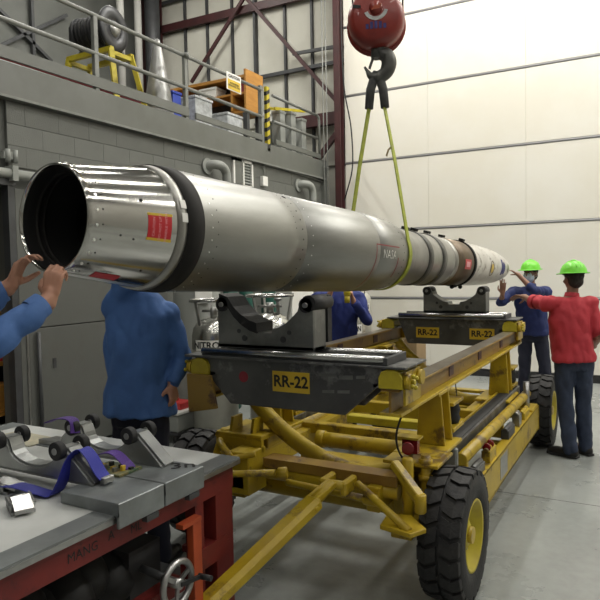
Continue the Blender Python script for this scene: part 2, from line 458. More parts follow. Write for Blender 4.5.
for q, (z, m_) in enumerate(((.49, 'orange_wood'), (.99, 'red_plastic'), (1.49, 'cardboard'))):
    o = MB().box(-5.95, -5.62, 3.7, 4.1, z, z + .26).box(-5.96, -5.61, 3.69, 4.11, z + .2, z + .27).build('storage_box', m_, bevel=.01)
    tag(rebase(o, (-5.78, 3.9, z)), ('yellowish box on the lowest shelf inside the dark doorway', 'red box on the middle shelf inside the dark doorway', 'brown box on the top shelf inside the dark doorway')[q], 'box')

# mezzanine deck
dk = struct(MB().box(-10.05, XW - .02, -8, 10.5, 3.72, 3.82).build('floor_mezzanine', 'deck_grey'))
MB().box(XW - .02, XW + .05, -8, 10.5, 3.52, 3.83).build('fascia', 'deck_grey', dk)
MB().box(XW - .03, XW + .075, -8, 10.5, 3.495, 3.52).build('ledge', 'rail_grey', dk)
MB().box(XW - .2, XW + .07, 10.42, 10.52, 0, 3.85).build('corner_post', 'deck_grey', dk)
MB().box(XW + .0, XW + .03, 7.62, 7.80, 2.2, 3.5).build('pilaster', 'deck_grey', dk)

# guard rail: one thing, with each rail, post and toe board its own part
rl = thing('guard_rail', 'grey pipe guard rail along the edge of the mezzanine', 'railing', (XW, 5, 3.83))
for z in (4.65, 4.24):
    MB().cyl((XW, -6.5, z), (XW, 8.45, z), .024, n=10).build('rail', 'rail_grey', rl)
    MB().cyl((XW, 8.75, z - .01), (XW, 10.3, z - .01), .024, n=10).build('rail', 'rail_grey', rl)
MB().tube([(XW, 10.3, 4.64), (XW, 10.36, 4.62), (XW, 10.38, 4.56), (XW, 10.38, 3.85)], .024, n=10).build('post', 'rail_grey', rl)
for y in (-5.4, -3.9, -2.4, -.9, .6, 2.05, 3.55, 5.05, 6.58, 8.42):
    MB().box(XW - .03, XW + .02, y - .03, y + .03, 3.83, 4.66).build('post', 'rail_grey', rl, bevel=.006)
MB().cyl((XW + .03, 6.58, 4.62), (XW + .03, 6.58, 4.68), .035, n=10).build('rail_fitting', 'rail_grey', rl)
MB().box(XW, XW + .03, -6.5, 6.6, 3.87, 3.985).build('toe_board', 'deck_grey', rl)
MB().box(XW, XW + .03, 6.75, 8.4, 3.87, 3.95).build('toe_board', 'deck_grey', rl)
MB().box(XW, XW + .03, 8.8, 10.38, 3.87, 3.95).build('toe_board', 'deck_grey', rl)
MB().box(XW - .05, XW + .0, 8.40, 8.47, 3.83, 4.72).build('gate_post', 'rail_grey', rl)
gp = MB().box(XW + .0, XW + .05, 8.50, 8.58, 3.72, 4.72).build('hazard_post', 'yellow_bright', rl, label='yellow post with black diagonal stripes')
for q in range(7):
    z = 3.74 + q * .14
    MB().hexa([(XW + .051, 8.495, z), (XW + .051, 8.585, z + .05), (XW - .001, 8.585, z + .05), (XW - .001, 8.495, z),
               (XW + .051, 8.495, z + .06), (XW + .051, 8.585, z + .11), (XW - .001, 8.585, z + .11), (XW - .001, 8.495, z + .06)]).build('black_stripe', 'ink_black', gp)
sg = thing('caution_sign', 'white and yellow warning sign hung on the mezzanine rail', 'sign', (XW + .03, 7.85, 4.5))
MB().box(XW + .03, XW + .04, 7.45, 7.81, 4.43, 4.68).build('sign_plate', 'label_white', sg, bevel=.01)
MB().box(XW + .04, XW + .043, 7.475, 7.785, 4.445, 4.585).build('yellow_field', 'label_yellow', sg)
text('CAUTION', .062, plane_fn((XW + .045, 7.63, 4.63), (0, 1, 0), (0, 0, 1)), 'ink_black', sg, bold=.002)
text('AUTHORIZED\nPERSONNEL ONLY', .036, plane_fn((XW + .046, 7.63, 4.515), (0, 1, 0), (0, 0, 1)), 'ink_black', sg, bold=.001)

# wall fittings
v = thing('wall_louvre', 'white louvred vent on the grey block wall', 'vent', (XW, 7.87, 3.1))
MB().box(XW, XW + .03, 7.58, 7.62, 3.08, 3.49).box(XW, XW + .03, 8.06, 8.10, 3.08, 3.49).box(XW, XW + .03, 7.83, 7.86, 3.08, 3.49).box(XW, XW + .03, 7.58, 8.10, 3.08, 3.12).box(XW, XW + .03, 7.58, 8.10, 3.45, 3.49).build('vent_frame', 'label_white', v)
for q in range(7):
    z = 3.145 + q * .043
    MB().hexa([(XW + .004, 7.62, z + .02), (XW + .024, 7.62, z), (XW + .024, 8.06, z), (XW + .004, 8.06, z + .02),
               (XW + .004, 7.62, z + .03), (XW + .024, 7.62, z + .01), (XW + .024, 8.06, z + .01), (XW + .004, 8.06, z + .03)]).build('slat', 'cabinet_grey', v)
b_ = MB().box(XW, XW + .06, 8.33, 8.47, 3.16, 3.31).build('junction_box', 'label_white', bevel=.008)
tag(rebase(b_, (XW, 8.4, 3.16)), 'small white electrical box right of the louvred vent', 'box')
o = MB().tube([(XW + .03, 7.85, 3.53), (XW + .03, 8.3, 3.53), (XW + .03, 10.4, 3.46)], .014, n=8).tube([(XW + .03, 8.4, 3.31), (XW + .03, 8.4, 3.5)], .01, n=8)
tag(rebase(o.build('conduit', 'rail_grey'), (XW, 8.4, 3.4)), 'thin grey conduit running along the wall above the white box', 'conduit')
for (y, z, lab) in ((7.1, 3.28, 'grey gooseneck vent pipe left of the white louvre'), (9.65, 3.3, 'grey gooseneck vent pipe near the right end of the block wall')):
    g = MB().tube(smooth_curve([(XW, y - .12, z), (XW + .1, y - .08, z + .02), (XW + .16, y + .02, z), (XW + .17, y + .1, z - .09), (XW + .17, y + .11, z - .28)], 5), .062, n=14)
    g.cyl((XW, y - .12, z), (XW + .03, y - .12, z), .11)
    tag(rebase(g.build('vent_pipe', 'cabinet_grey'), (XW, y, z)), lab, 'pipe')
g = MB().cyl((XW + .08, 1.2, 2.79), (XW + .08, 4.6, 2.79), .045, n=12).cyl((XW + .08, 4.6, 2.79), (XW + .0, 4.75, 2.79), .045, n=12)
for y in (2.6, 3.9): g.box(XW, XW + .13, y - .03, y + .03, 2.72, 2.86)
tag(rebase(g.build('wall_pipe', 'cabinet_grey'), (XW, 3.5, 2.79)), 'grey pipe along the wall above the dark doorway', 'pipe')
g = MB().box(XW, XW + .05, 3.84, 3.99, 2.93, 3.0).cyl((XW + .05, 3.88, 2.9), (XW + .05, 3.88, 3.02), .025).cyl((XW + .05, 3.96, 2.9), (XW + .05, 3.96, 3.02), .025)
tag(rebase(g.build('wall_bracket', 'cabinet_grey'), (XW, 3.9, 2.95)), 'small twin bracket on the block wall at the left edge', 'bracket')
for q, (y, x) in enumerate(((10.36, XW + .1), (10.46, XW + .12))):
    g = MB().cyl((x, y, 0), (x, y, 8.6), .011, n=8)
    for z in (.8, 2.4, 3.7): g.box(x - .03, x + .01, y - .02, y + .02, z, z + .03)
    tag(rebase(g.build('vertical_cable', 'rail_grey'), (x, y, 0)), ('left' if q == 0 else 'right') + ' one of two thin pale cables rising past the end of the mezzanine', 'cable')
g = MB().tube(smooth_curve([(-4.9, 10.55, 7.5), (-4.88, 10.5, 6.0), (-4.84, 10.5, 5.1), (-4.72, 10.5, 4.4), (-4.70, 10.5, 3.7), (-4.82, 10.5, 3.25), (-4.9, 10.55, 3.1)], 6), .013, n=8)
tag(rebase(g.build('hanging_cable', 'ink_black'), (-4.9, 10.55, 3.1)), 'black cable looping beside the maroon column and the white door', 'cable')
g = MB().cyl((XW - .8, 2.0, 4.05), (XW - .8, 6.8, 4.05), .03, n=8).cyl((XW - .8, 2.0, 4.15), (XW - .8, 6.8, 4.15), .012, n=8)
for y in (2.5, 4.2, 6): g.box(XW - .84, XW - .76, y - .03, y + .03, 3.82, 4.06)
tag(rebase(g.build('floor_pipe', 'cabinet_grey'), (XW - .8, 4.4, 3.82)), 'pale pipe running low on the mezzanine behind the rail', 'pipe')
g = MB().tube([(XW - .7, 2.0, 4.16), (XW - .7, 4, 4.14), (XW - .7, 6.9, 4.13)], .014, n=8).box(XW - .73, XW - .67, 4.28, 4.34, 3.82, 4.17)
tag(rebase(g.build('air_hose', 'hose_red'), (XW - .7, 4.4, 3.82)), 'dull red hose stretched above the mezzanine floor pipe', 'hose')
g = MB()
for (a, b) in (((-9.98, 6.6, 6.9), (-9.98, 8.4, 5.9)), ((-9.98, 8.8, 6.9), (-9.98, 7.2, 5.8)), ((-9.98, 8.0, 7.4), (-9.98, 8.0, 5.6))): g.bar(a, b, .06, .06)
tag(rebase(g.build('wall_bracing', 'steel_dark'), (-9.98, 8, 6)), 'dark crossed bracing bars on the wall above the hose reel', 'bracing')

# hose reel on yellow stand
hr = thing('hose_reel', 'large dark hose reel drum on the mezzanine', 'reel', (-5.95, 5.95, 4.62))
AX = V((-1, -.12, 0)).normalized(); c1 = V((-5.74, 5.80, 4.83)); c0 = c1 + AX * .50
MB().lathe([(0, .10), (0, .20), (.03, .20), (.03, .10)], c0, AX, 28, close=True).build('front_flange', 'reel_dark', hr)
MB().lathe([(0, .10), (0, .255), (.02, .27), (.045, .26), (.05, .10)], c1, AX, 40, close=True).build('back_flange', 'reel_dark', hr)
MB().lathe([(0, .12), (.5, .12)], c1, AX, 24, cap=True).build('drum', 'steel_dark', hr)
h = MB()
for q in range(9):
    cc = c1 + AX * (.075 + q * .048)
    pts = [cc + (V((0, 0, 1)) * math.sin(a) + AX.cross(V((0, 0, 1))) * math.cos(a)) * (.165 + .004 * (q % 3)) for a in [2 * PI * i / 20 for i in range(21)]]
    h.tube(pts, .023, n=6, cap=False)
h.build('coiled_hose', 'black_rubber', hr)
MB().box(-6.36, -6.18, 5.62, 5.74, 4.70, 4.93).build('motor_housing', 'ink_black', hr, bevel=.02)
MB().lathe([(-.03, 0), (-.03, .07), (0, .09)], c1, AX, 20).build('hub', 'steel', hr)
g = MB()
for x in (-5.80, -6.22):
    for y in (5.68, 5.98): g.bar((x, y, 4.58), (x, 5.82, 4.83), .03, .03)
g.build('cradle_frame', 'steel_dark', hr)
ys = thing('yellow_stand', 'yellow steel stand carrying the hose reel', 'stand', (-6.05, 5.85, 3.82))
for y in (5.66, 6.0): MB().bar((-6.42, y, 4.54), (-5.66, y, 4.54), .055, .06).build('top_bar', 'yellow_bright', ys)
for (x0, x1_) in ((-6.40, -6.46), (-5.68, -5.52)):
    for (y, y2) in ((5.66, 5.58), (6.0, 6.08)): MB().bar((x0, y, 4.54), (x1_, y2, 3.82), .06, .055).build('leg', 'yellow_bright', ys)
    MB().bar((x0, 5.66, 4.50), (x0, 6.0, 4.50), .05, .05).build('cross_bar', 'yellow_bright', ys)
# cone
o = MB().lathe([(0, .20), (.01, .202), (.35, .16), (.7, .102), (.98, .052), (1.04, .036), (1.06, .008)], (-5.62, 6.42, 3.82), (0, 0, 1), 32).lathe([(0, .0), (0, .20)], (-5.62, 6.42, 3.82), (0, 0, 1), 32)
tag(rebase(o.build('nose_cone', 'cone_alu'), (-5.62, 6.42, 3.82)), 'tall bare aluminium cone standing on the mezzanine', 'cone')
# bookcase
bk = thing('bookcase', 'long orange wood bookcase on dark legs behind the mezzanine rail', 'bookcase', (-6.5, 8.9, 3.82))
def bx(n, m_, p, *a): return MB().box(*a).build(n, m_, p, bevel=.004)
bx('top_board', 'orange_wood', bk, -7.32, -5.74, 8.65, 9.10, 4.98, 5.03)
bx('side_panel', 'orange_wood', bk, -7.36, -7.32, 8.62, 9.10, 4.42, 5.03)
bx('side_panel', 'orange_wood', bk, -5.74, -5.70, 8.60, 9.12, 4.42, 5.10)
bx('end_cabinet', 'orange_wood', bk, -6.02, -5.99, 8.62, 9.10, 4.46, 5.0)
bx('back_panel', 'steel_dark', bk, -7.32, -5.74, 9.08, 9.10, 4.42, 5.0)
for z in (4.42, 4.72): bx('shelf_board', 'orange_wood', bk, -7.32, -5.74, 8.65, 9.08, z, z + .035)
for (x, y) in ((-7.3, 8.68), (-5.76, 8.68), (-7.3, 9.05), (-5.76, 9.05), (-6.5, 8.68)): bx('leg', 'steel_dark', bk, x - .04, x + .04, y - .04, y + .04, 3.82, 4.42)
for q, (x0, x1, y0, y1, z0, z1, m_, nm, lab, ct) in enumerate((
    (-6.1, -5.75, 7.35, 7.75, 3.82, 4.40, 'bin_clear', 'plastic_bin', 'tall translucent bin left in front of the mezzanine bookcase', 'bin'),
    (-5.95, -5.65, 8.0, 8.4, 3.82, 4.28, 'bin_clear', 'plastic_bin', 'translucent bin under the warning sign', 'bin'),
    (-6.7, -6.35, 8.68, 8.95, 4.756, 4.93, 'label_white', 'white_box', 'white box on the upper shelf of the bookcase', 'box'),
    (-6.05, -5.87, 7.0, 7.18, 3.82, 4.4, 'blue_plastic', 'blue_jug', 'blue plastic jug left of the translucent bins', 'jug'),
    (-5.95, -5.78, 8.68, 8.9, 4.756, 4.9, 'hose_red', 'red_box', 'dark red box on the upper shelf beside the cabinet', 'box'),
    (-6.0, -5.7, 9.3, 9.9, 3.82, 4.4, 'cabinet_grey', 'grey_cabinet', 'low grey cabinet behind the hazard post', 'cabinet'))):
    g = MB().box(x0, x1, y0, y1, z0, z1 - .04).box(x0 - .012, x1 + .012, y0 - .012, y1 + .012, z1 - .04, z1)
    o = g.build(nm, m_, bevel=.008); tag(rebase(o, ((x0 + x1) / 2, (y0 + y1) / 2, z0)), lab, ct)
# uprights / lockers at the right of the deck
for q, (y, h_) in enumerate(((9.25, .72), (9.62, .78), (10.0, .74))):
    o = MB().box(-5.62, -5.45, y, y + .16, 3.82, 3.82 + h_).box(-5.63, -5.44, y - .01, y + .17, 3.82 + h_ - .05, 3.82 + h_)
    tag(rebase(o.build('grey_crate', 'cabinet_grey', bevel=.01), (-5.54, y + .08, 3.82)), ('narrow grey upright box on the deck, nearest the hazard post', 'narrow grey upright box, middle of the three by the hazard post', 'narrow grey upright box nearest the deck corner')[q], 'box')
o = MB().box(-6.2, -5.95, 9.95, 10.35, 3.82, 4.72).box(-6.22, -5.93, 9.93, 10.37, 4.68, 4.74)
tag(rebase(o.build('white_locker', 'label_white', bevel=.01), (-6.07, 10.15, 3.82)), 'white box standing at the right end of the mezzanine', 'box')
la = thing('yellow_ladder', 'yellow folding ladder lying on top of the grey boxes', 'ladder', (-5.55, 9.6, 4.6))
MB().bar((-5.5, 9.15, 4.55), (-5.5, 10.2, 4.72), .03, .045).build('side_rail', 'yellow_bright', la)
MB().bar((-5.66, 9.18, 4.58), (-5.66, 10.15, 4.75), .03, .045).build('side_rail', 'yellow_bright', la)
for q in range(5):
    y = 9.25 + q * .2; z = 4.575 + q * .03
    MB().bar((-5.5, y, z), (-5.66, y, z + .02), .03, .02).build('rung', 'yellow_bright', la)

# ------------------------------------------------------------------ rocket
RO = V((-1.971, 1.635, 2.047)); RD = V((.0588, .9976, -.0374)).normalized()
RS = RD.cross(V((0, 0, 1))).normalized(); RU = RS.cross(RD).normalized()   # RS points to +x
def rp(s, a, r):   # a: angle from the side facing the camera (+x), positive up
    return RO + RD * s + (RS * math.cos(a) + RU * math.sin(a)) * r
rk = thing('rocket', 'long bare metal sounding rocket hanging level from the crane hook', 'rocket', (-1.79, 4.44, 1.66))
def body(name, prof, m, n=72):
    return MB().lathe(prof, RO, RD, n).build(name, m, rk)
def r_aft(s): return .2075 + (.272 - .2075) * min(1, s / .50)
sk = body('aft_skirt', [(.46, .19), (.02, .196), (.0, .199), (-.003, .203), (0, .2075)] + [(s, r_aft(s)) for s in (.02, .15, .25, .35, .41)], 'rocket_polish')
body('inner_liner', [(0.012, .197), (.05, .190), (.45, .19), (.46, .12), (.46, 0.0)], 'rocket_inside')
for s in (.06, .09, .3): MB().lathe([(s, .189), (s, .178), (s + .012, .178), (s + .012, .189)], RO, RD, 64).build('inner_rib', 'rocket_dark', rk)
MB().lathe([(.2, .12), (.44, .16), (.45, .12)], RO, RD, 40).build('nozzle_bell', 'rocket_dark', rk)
body('joint_ring', [(.405, .258), (.406, .268), (.447, .273), (.45, .270)], 'rocket_payload')
body('black_band', [(.447, .2700), (.449, .2775), (.545, .2835), (.55, .276)], 'rocket_dark')
body('motor_case', [(.545, .2765), (.60, .278), (1.2, .2785), (1.38, .2785), (1.381, .277), (1.384, .277), (1.385, .2785), (2.3, .2785)], 'rocket_case')
body('forward_skirt', [(2.3, .2785), (2.301, .2765), (2.306, .2765), (2.307, .2785), (2.62, .274), (2.8, .262), (2.96, .238), (3.02, .226)], 'rocket_case')
body('payload_section', [(3.02, .226), (3.02, .223), (3.34, .222)], 'rocket_payload')
body('clamp_band', [(3.34, .222), (3.341, .230), (3.43, .230), (3.431, .222)], 'band_grey')
body('payload_section', [(3.43, .222), (3.66, .222)], 'rocket_payload')
body('clamp_band', [(3.66, .222), (3.661, .230), (3.75, .230), (3.751, .222)], 'band_grey')
body('payload_section', [(3.75, .222), (3.98, .221), (3.981, .216), (3.99, .216), (3.991, .221), (4.08, .221)], 'rocket_payload')
body('brown_section', [(4.08, .221), (4.081, .224), (4.54, .222)], 'rocket_brown')
body('clamp_band', [(4.54, .222), (4.541, .231), (4.60, .231), (4.601, .22)], 'rocket_dark')
body('nose_cone', [(4.60, .22), (5.1, .217), (5.5, .205), (5.8, .185), (6.05, .158), (6.25, .125), (6.42, .085), (6.5, .055), (6.53, .02), (6.533, 0)], 'nose_white')
# fittings on the bands
for (s, a, r) in ((3.2, 1.25, .228), (3.38, 1.25, .232), (3.70, 1.3, .232), (4.1, 1.35, .226), (4.57, 1.2, .232), (4.42, -1.35, .226)):
    p = rp(s, a, r); n_ = (RS * math.cos(a) + RU * math.sin(a)); t_ = RD.cross(n_)
    q_ = MB().prism([(-.045, -.02), (.045, -.02), (.03, .02), (-.03, .02)], p, RD, t_, n_ * .022)
    q_.build('clamp_block', 'rocket_dark', rk)
for s_ in (4.45, 4.7): MB().ball(rp(s_, -1.45, .235), .022, 10).build('fitting', 'rocket_dark', rk)
# fasteners
fd = MB(); fb = MB()
def dot(mb, s, a, r, rad=.0055, h=.0025):
    p = rp(s, a, r); n_ = (RS * math.cos(a) + RU * math.sin(a)); mb.cyl(p - n_ * .003, p + n_ * h, rad, rad * .8, n=7)
for k in range(24):
    a = 2 * PI * k / 24 + .1
    dot(fb, .035, a, r_aft(.035), .007, .004); dot(fd, .06, a + .02, r_aft(.06) - .001, .004, .002)
for k in range(32):
    a = 2 * PI * k / 32
    dot(fb, .60, a, .278, .004, .0015); dot(fd, .64, a + .1, .278, .0035, .001)
    dot(fd, 1.34, a, .2785, .005, .001); dot(fb, 1.44, a + .1, .2785, .0035, .002)
    dot(fd, 1.28, a * .6 + .2, .2785, .003, .001)
    dot(fd, 2.72, a, .268, .004, .001)
for (s, a, r) in ((.235, .33, .010), (.20, -.33, .005), (.14, -.29, .005), (.30, -.9, .006)): dot(fd, s, a, r_aft(s), r, .0015)
dot(fd, 1.34, 1.0, .2785, .016, .002)
stuff(fb.build('bright_fasteners', 'rivet_bright', rk)); stuff(fd.build('dark_fasteners', 'rocket_dark', rk))
dot(MB(), 1, 0, .2)
def patch(name, s0, s1, a0, a1, rf, m, off=.0015, nd=8):
    g = MB(); vs = []; fs = []
    for i in range(nd + 1):
        for j_ in range(nd + 1):
            s = s0 + (s1 - s0) * i / nd; a = a0 + (a1 - a0) * j_ / nd
            vs.append(rp(s, a, rf(s) + off))
    m_ = nd + 1
    for i in range(nd):
        for j_ in range(nd): fs.append((i * m_ + j_, (i + 1) * m_ + j_, (i + 1) * m_ + j_ + 1, i * m_ + j_ + 1))
    g.add(vs, fs, True); return g.build(name, m, rk)
def wrap(s0, a0, rf, off, turn=0):
    def f(x, y):
        if turn: x, y = x * math.cos(turn) - y * math.sin(turn), x * math.sin(turn) + y * math.cos(turn)
        s = s0 + x; return rp(s, a0 + y / rf(s), rf(s) + off)
    return f
# red tag on the aft skirt, lettering running up the side
lb = patch('red_label', .258, .372, -.27, .10, r_aft, 'label_red')
patch('label_border', .255, .375, -.31, -.265, r_aft, 'label_yellow', .002); patch('label_border', .255, .375, .095, .135, r_aft, 'label_yellow', .002)
for q, s_ in enumerate(('CAUTION', 'DO NOT LIFT', 'HANDLE WITH')):
    text(s_, .017, wrap(.284 + q * .030, -.085, r_aft, .0028, PI / 2), 'ink_pink', rk)
patch('red_tag', .12, .24, -1.32, -1.12, r_aft, 'label_red')
patch('foil_strip', .0, .42, -1.5, -1.34, r_aft, 'rivet_bright')
for a in (.33, .12): patch('paper_tab', .415, .452, a - .09, a + .05, lambda s: .2735, 'label_white', .002, 4)
rc = lambda s: .2785 if s < 2.3 else .2785 - (s - 2.3) * .014
text('NASA', .085, wrap(2.46, -.10, rc, .002), 'label_white', rk, bold=-.001, label='faint white lettering')
for (s0, s1, a0, a1) in ((2.24, 2.25, -1.1, .12), (2.24, 2.62, .10, .13), (2.60, 2.612, -.7, -.15)):
    patch('red_stripe', s0, s1, a0, a1, rc, 'hose_red', .0016)
rb = lambda s: .2235
patch('red_decal', 4.26, 4.44, -.32, .10, rb, 'label_red', .002)
patch('decal_stripe', 4.30, 4.40, -.22, .0, rb, 'ink_pink', .003)
def r_nose(s):
    pr = [(4.60, .22), (5.1, .217), (5.5, .205), (5.8, .185), (6.05, .158), (6.25, .125), (6.42, .085)]
    for i in range(len(pr) - 1):
        if s <= pr[i + 1][0]: t = (s - pr[i][0]) / (pr[i + 1][0] - pr[i][0]); return pr[i][1] + (pr[i + 1][1] - pr[i][1]) * t
    return .085
def disc_patch(name, s0, a0, rs, m, off):
    vs = [rp(s0, a0, r_nose(s0) + off)]; fs = []
    for k in range(24):
        t = 2 * PI * k / 24; s = s0 + rs * math.cos(t); vs.append(rp(s, a0 + rs * math.sin(t) / r_nose(s0), r_nose(s) + off))
    for k in range(24): fs.append((0, 1 + k, 1 + (k + 1) % 24))
    return MB().add(vs, fs, True).build(name, m, rk)
disc_patch('round_emblem', 5.2, -.18, .085, 'rocket_brown', .002); disc_patch('emblem_centre', 5.2, -.18, .05, 'label_yellow', .004)
patch('blue_decal', 5.62, 5.70, -.5, .4, r_nose, 'ink_blue', .002); disc_patch('round_emblem', 5.75, -.1, .07, 'ink_blue', .004)
disc_patch('round_emblem', 6.05, -.05, .05, 'rocket_brown', .003)

# ------------------------------------------------------------------ crane hook block, hook and sling
HX, HY = -1.815, 4.53
hb = thing('hook_block', 'round red crane hook block hanging from steel ropes', 'hook', (HX, HY, 3.46))
HC = V((HX, HY, 3.70)); HN = V((.36, -.93, 0)).normalized()
HR = V((-HN.y, HN.x, 0)); HU = V((0, 0, 1))
MB().lathe([(-.12, 0), (-.12, .14), (-.10, .19), (-.05, .212), (.05, .212), (.10, .19), (.12, .16), (.12, 0)], HC, HN, 40).build('block_housing', 'block_red', hb, bevel=.008)
MB().lathe([(-.10, .10), (-.10, .20), (-.055, .225), (-.05, .19)], HC - V((0, 0, .015)) - HN * .03, HN, 40).build('rear_cheek', 'block_red', hb)
MB().lathe([(.10, .0), (.132, .05), (.135, 0)], HC + HU * .05, HN, 20).build('centre_boss', 'block_red', hb)
MB().prism([(-.08, .14), (.08, .14), (.07, .30), (-.07, .30)], HC - HN * .1, HR, HU, HN * .2).build('top_plate', 'block_red', hb, bevel=.01)
MB().prism([(-.17, .06), (-.11, .055), (-.11, .075), (-.17, .085)], HC + HN * .118, HR, HU, HN * .006).build('rope_slot', 'ink_black', hb)
g = MB()
for q in range(9):
    a0 = PI * 1.12 + q * .09 * PI; a1 = a0 + .09 * PI
    f = lambda a, r: (r * math.cos(a) + .0, r * math.sin(a) + .05)
    g.prism([f(a0, .065), f(a1, .065), f(a1, .09), f(a0, .09)], HC + HN * .121, HR, HU, HN * .004)
g.build('emblem_arc', 'steel', hb)
MB().prism([(-.035, .03), (.03, .04), (.045, .075), (-.01, .06)], HC + HN * .135, HR, HU, HN * .004).build('emblem_flame', 'orange_paint', hb)
for q in range(5):
    hh = (.035, .05, .055, .05, .035)[q]
    MB().prism([(-.075 + q * .032, -.10), (-.053 + q * .032, -.10), (-.053 + q * .032, -.10 + hh), (-.075 + q * .032, -.10 + hh)], HC + HN * .121, HR, HU, HN * .003).build('emblem_bar', 'ink_blue', hb)
for sx_ in (-.175, .175, -.155, .20):
    dx = HR * sx_
    MB().cyl(HC + dx + HU * .06, HC + dx * .9 + HU * 4.8, .007, n=7).build('wire_rope', 'steel_dark', hb)
tag(rebase(MB().box(HX - .5, HX + .5, HY - .35, HY + .35, 8.2, 8.5).box(HX - 4, HX + 6, HY - .6, HY - .4, 8.5, 8.95).box(HX - 4, HX + 6, HY + .4, HY + .6, 8.5, 8.95).build('crane_bridge', 'yellow_paint'), (HX, HY, 8.2)), 'overhead crane bridge above the hook ropes', 'crane')
g = MB()
g.lathe([(-.02, .05), (.05, .055), (.06, .03)], V((HX, HY, 3.47)), HU, 20, cap=True)
hk = thing('crane_hook', 'large dark forged steel hook under the red block', 'hook', (HX, HY, 3.15))
K = lambda a, b: V((HX, HY, 0)) + HR * a + HU * b
MB().tube(smooth_curve([K(0.02, 3.50), K(.035, 3.46), (K(.078, 3.435)), K(.092, 3.38), K(.068, 3.315), K(.01, 3.28), K(-.045, 3.295), K(-.07, 3.33), K(-.092, 3.365)], 6),
          [.045] * 4 + [.045 + .012 * math.sin(PI * min(1, i / 26)) for i in range(26)] + [.05, .046, .043, .04, .036, .033, .03, .027, .024, .021, .019, .017, .015, .013, .012, .011, .010, .009, .008][:19], n=16).build('hook', 'hook_steel', hk)
MB().cyl(K(0, 3.42), K(0, 3.52), .042).build('shank', 'hook_steel', hk)
MB().bar(K(-.01, 3.47), K(-.055, 3.35), .035, .018, up=HR).build('safety_latch', 'hook_steel', hk, bevel=.003)

SC = 2.84; rS = .2625
def belt(path, wd, th, wdir):
    """flat strap along path; wdir = width direction"""
    g = MB(); vs = []; fs = []; n = len(path); wdir = V(wdir)
    for i, p in enumerate(path):
        p = V(p); d = (V(path[min(i + 1, n - 1)]) - V(path[max(i - 1, 0)])).normalized()
        wv = (wdir - d * wdir.dot(d)).normalized(); nn = d.cross(wv)
        for (a, b) in ((-1, -1), (1, -1), (1, 1), (-1, 1)): vs.append(p + wv * a * wd / 2 + nn * b * th / 2)
    for i in range(n - 1):
        for k in range(4): fs.append((i * 4 + k, i * 4 + (k + 1) % 4, i * 4 + 4 + (k + 1) % 4, i * 4 + 4 + k))
    fs += [(3, 2, 1, 0), ((n - 1) * 4, (n - 1) * 4 + 1, (n - 1) * 4 + 2, (n - 1) * 4 + 3)]
    return g.add(vs, fs)
sl = thing('lifting_sling', 'yellow green webbing sling from the hook around the rocket', 'sling', tuple(rp(SC, -PI / 2, rS)))
topR = K(.045, 3.19); topL = K(-.05, 3.19)
a_t = .38
ring = [rp(SC, a_t - (PI + 2 * a_t) * i / 36, rS + .004) for i in range(37)]
belt(ring, .052, .008, RD).build('belly_strap', 'sling_green', sl)
belt([topR + V((.008, 0, -.12)), (topR + ring[0]) * .5, ring[0]], .05, .008, RD).build('sling_leg', 'sling_green', sl)
belt([topL + V((-.01, 0, -.12)), (topL + ring[-1]) * .5, ring[-1]], .05, .008, RD).build('sling_leg', 'sling_green', sl)
for (t_, s_) in ((topR, 1), (topL, -1)):
    a_ = K(.004 * s_, 3.285); MB().tube([K(.0, 3.32), a_ + HR * .012 * s_, t_, t_ + V((.014 * s_, 0, -.14))], [.03, .036, .034, .032], n=12).build('sling_sleeve', 'sleeve_grey', sl)
pt = topR + (ring[0] - topR) * .38
MB().tube([pt, pt + V((-.03, -.01, -.03)), pt + V((-.045, -.01, -.075))], .008, n=6).build('loose_tag', 'tape_tan', sl)

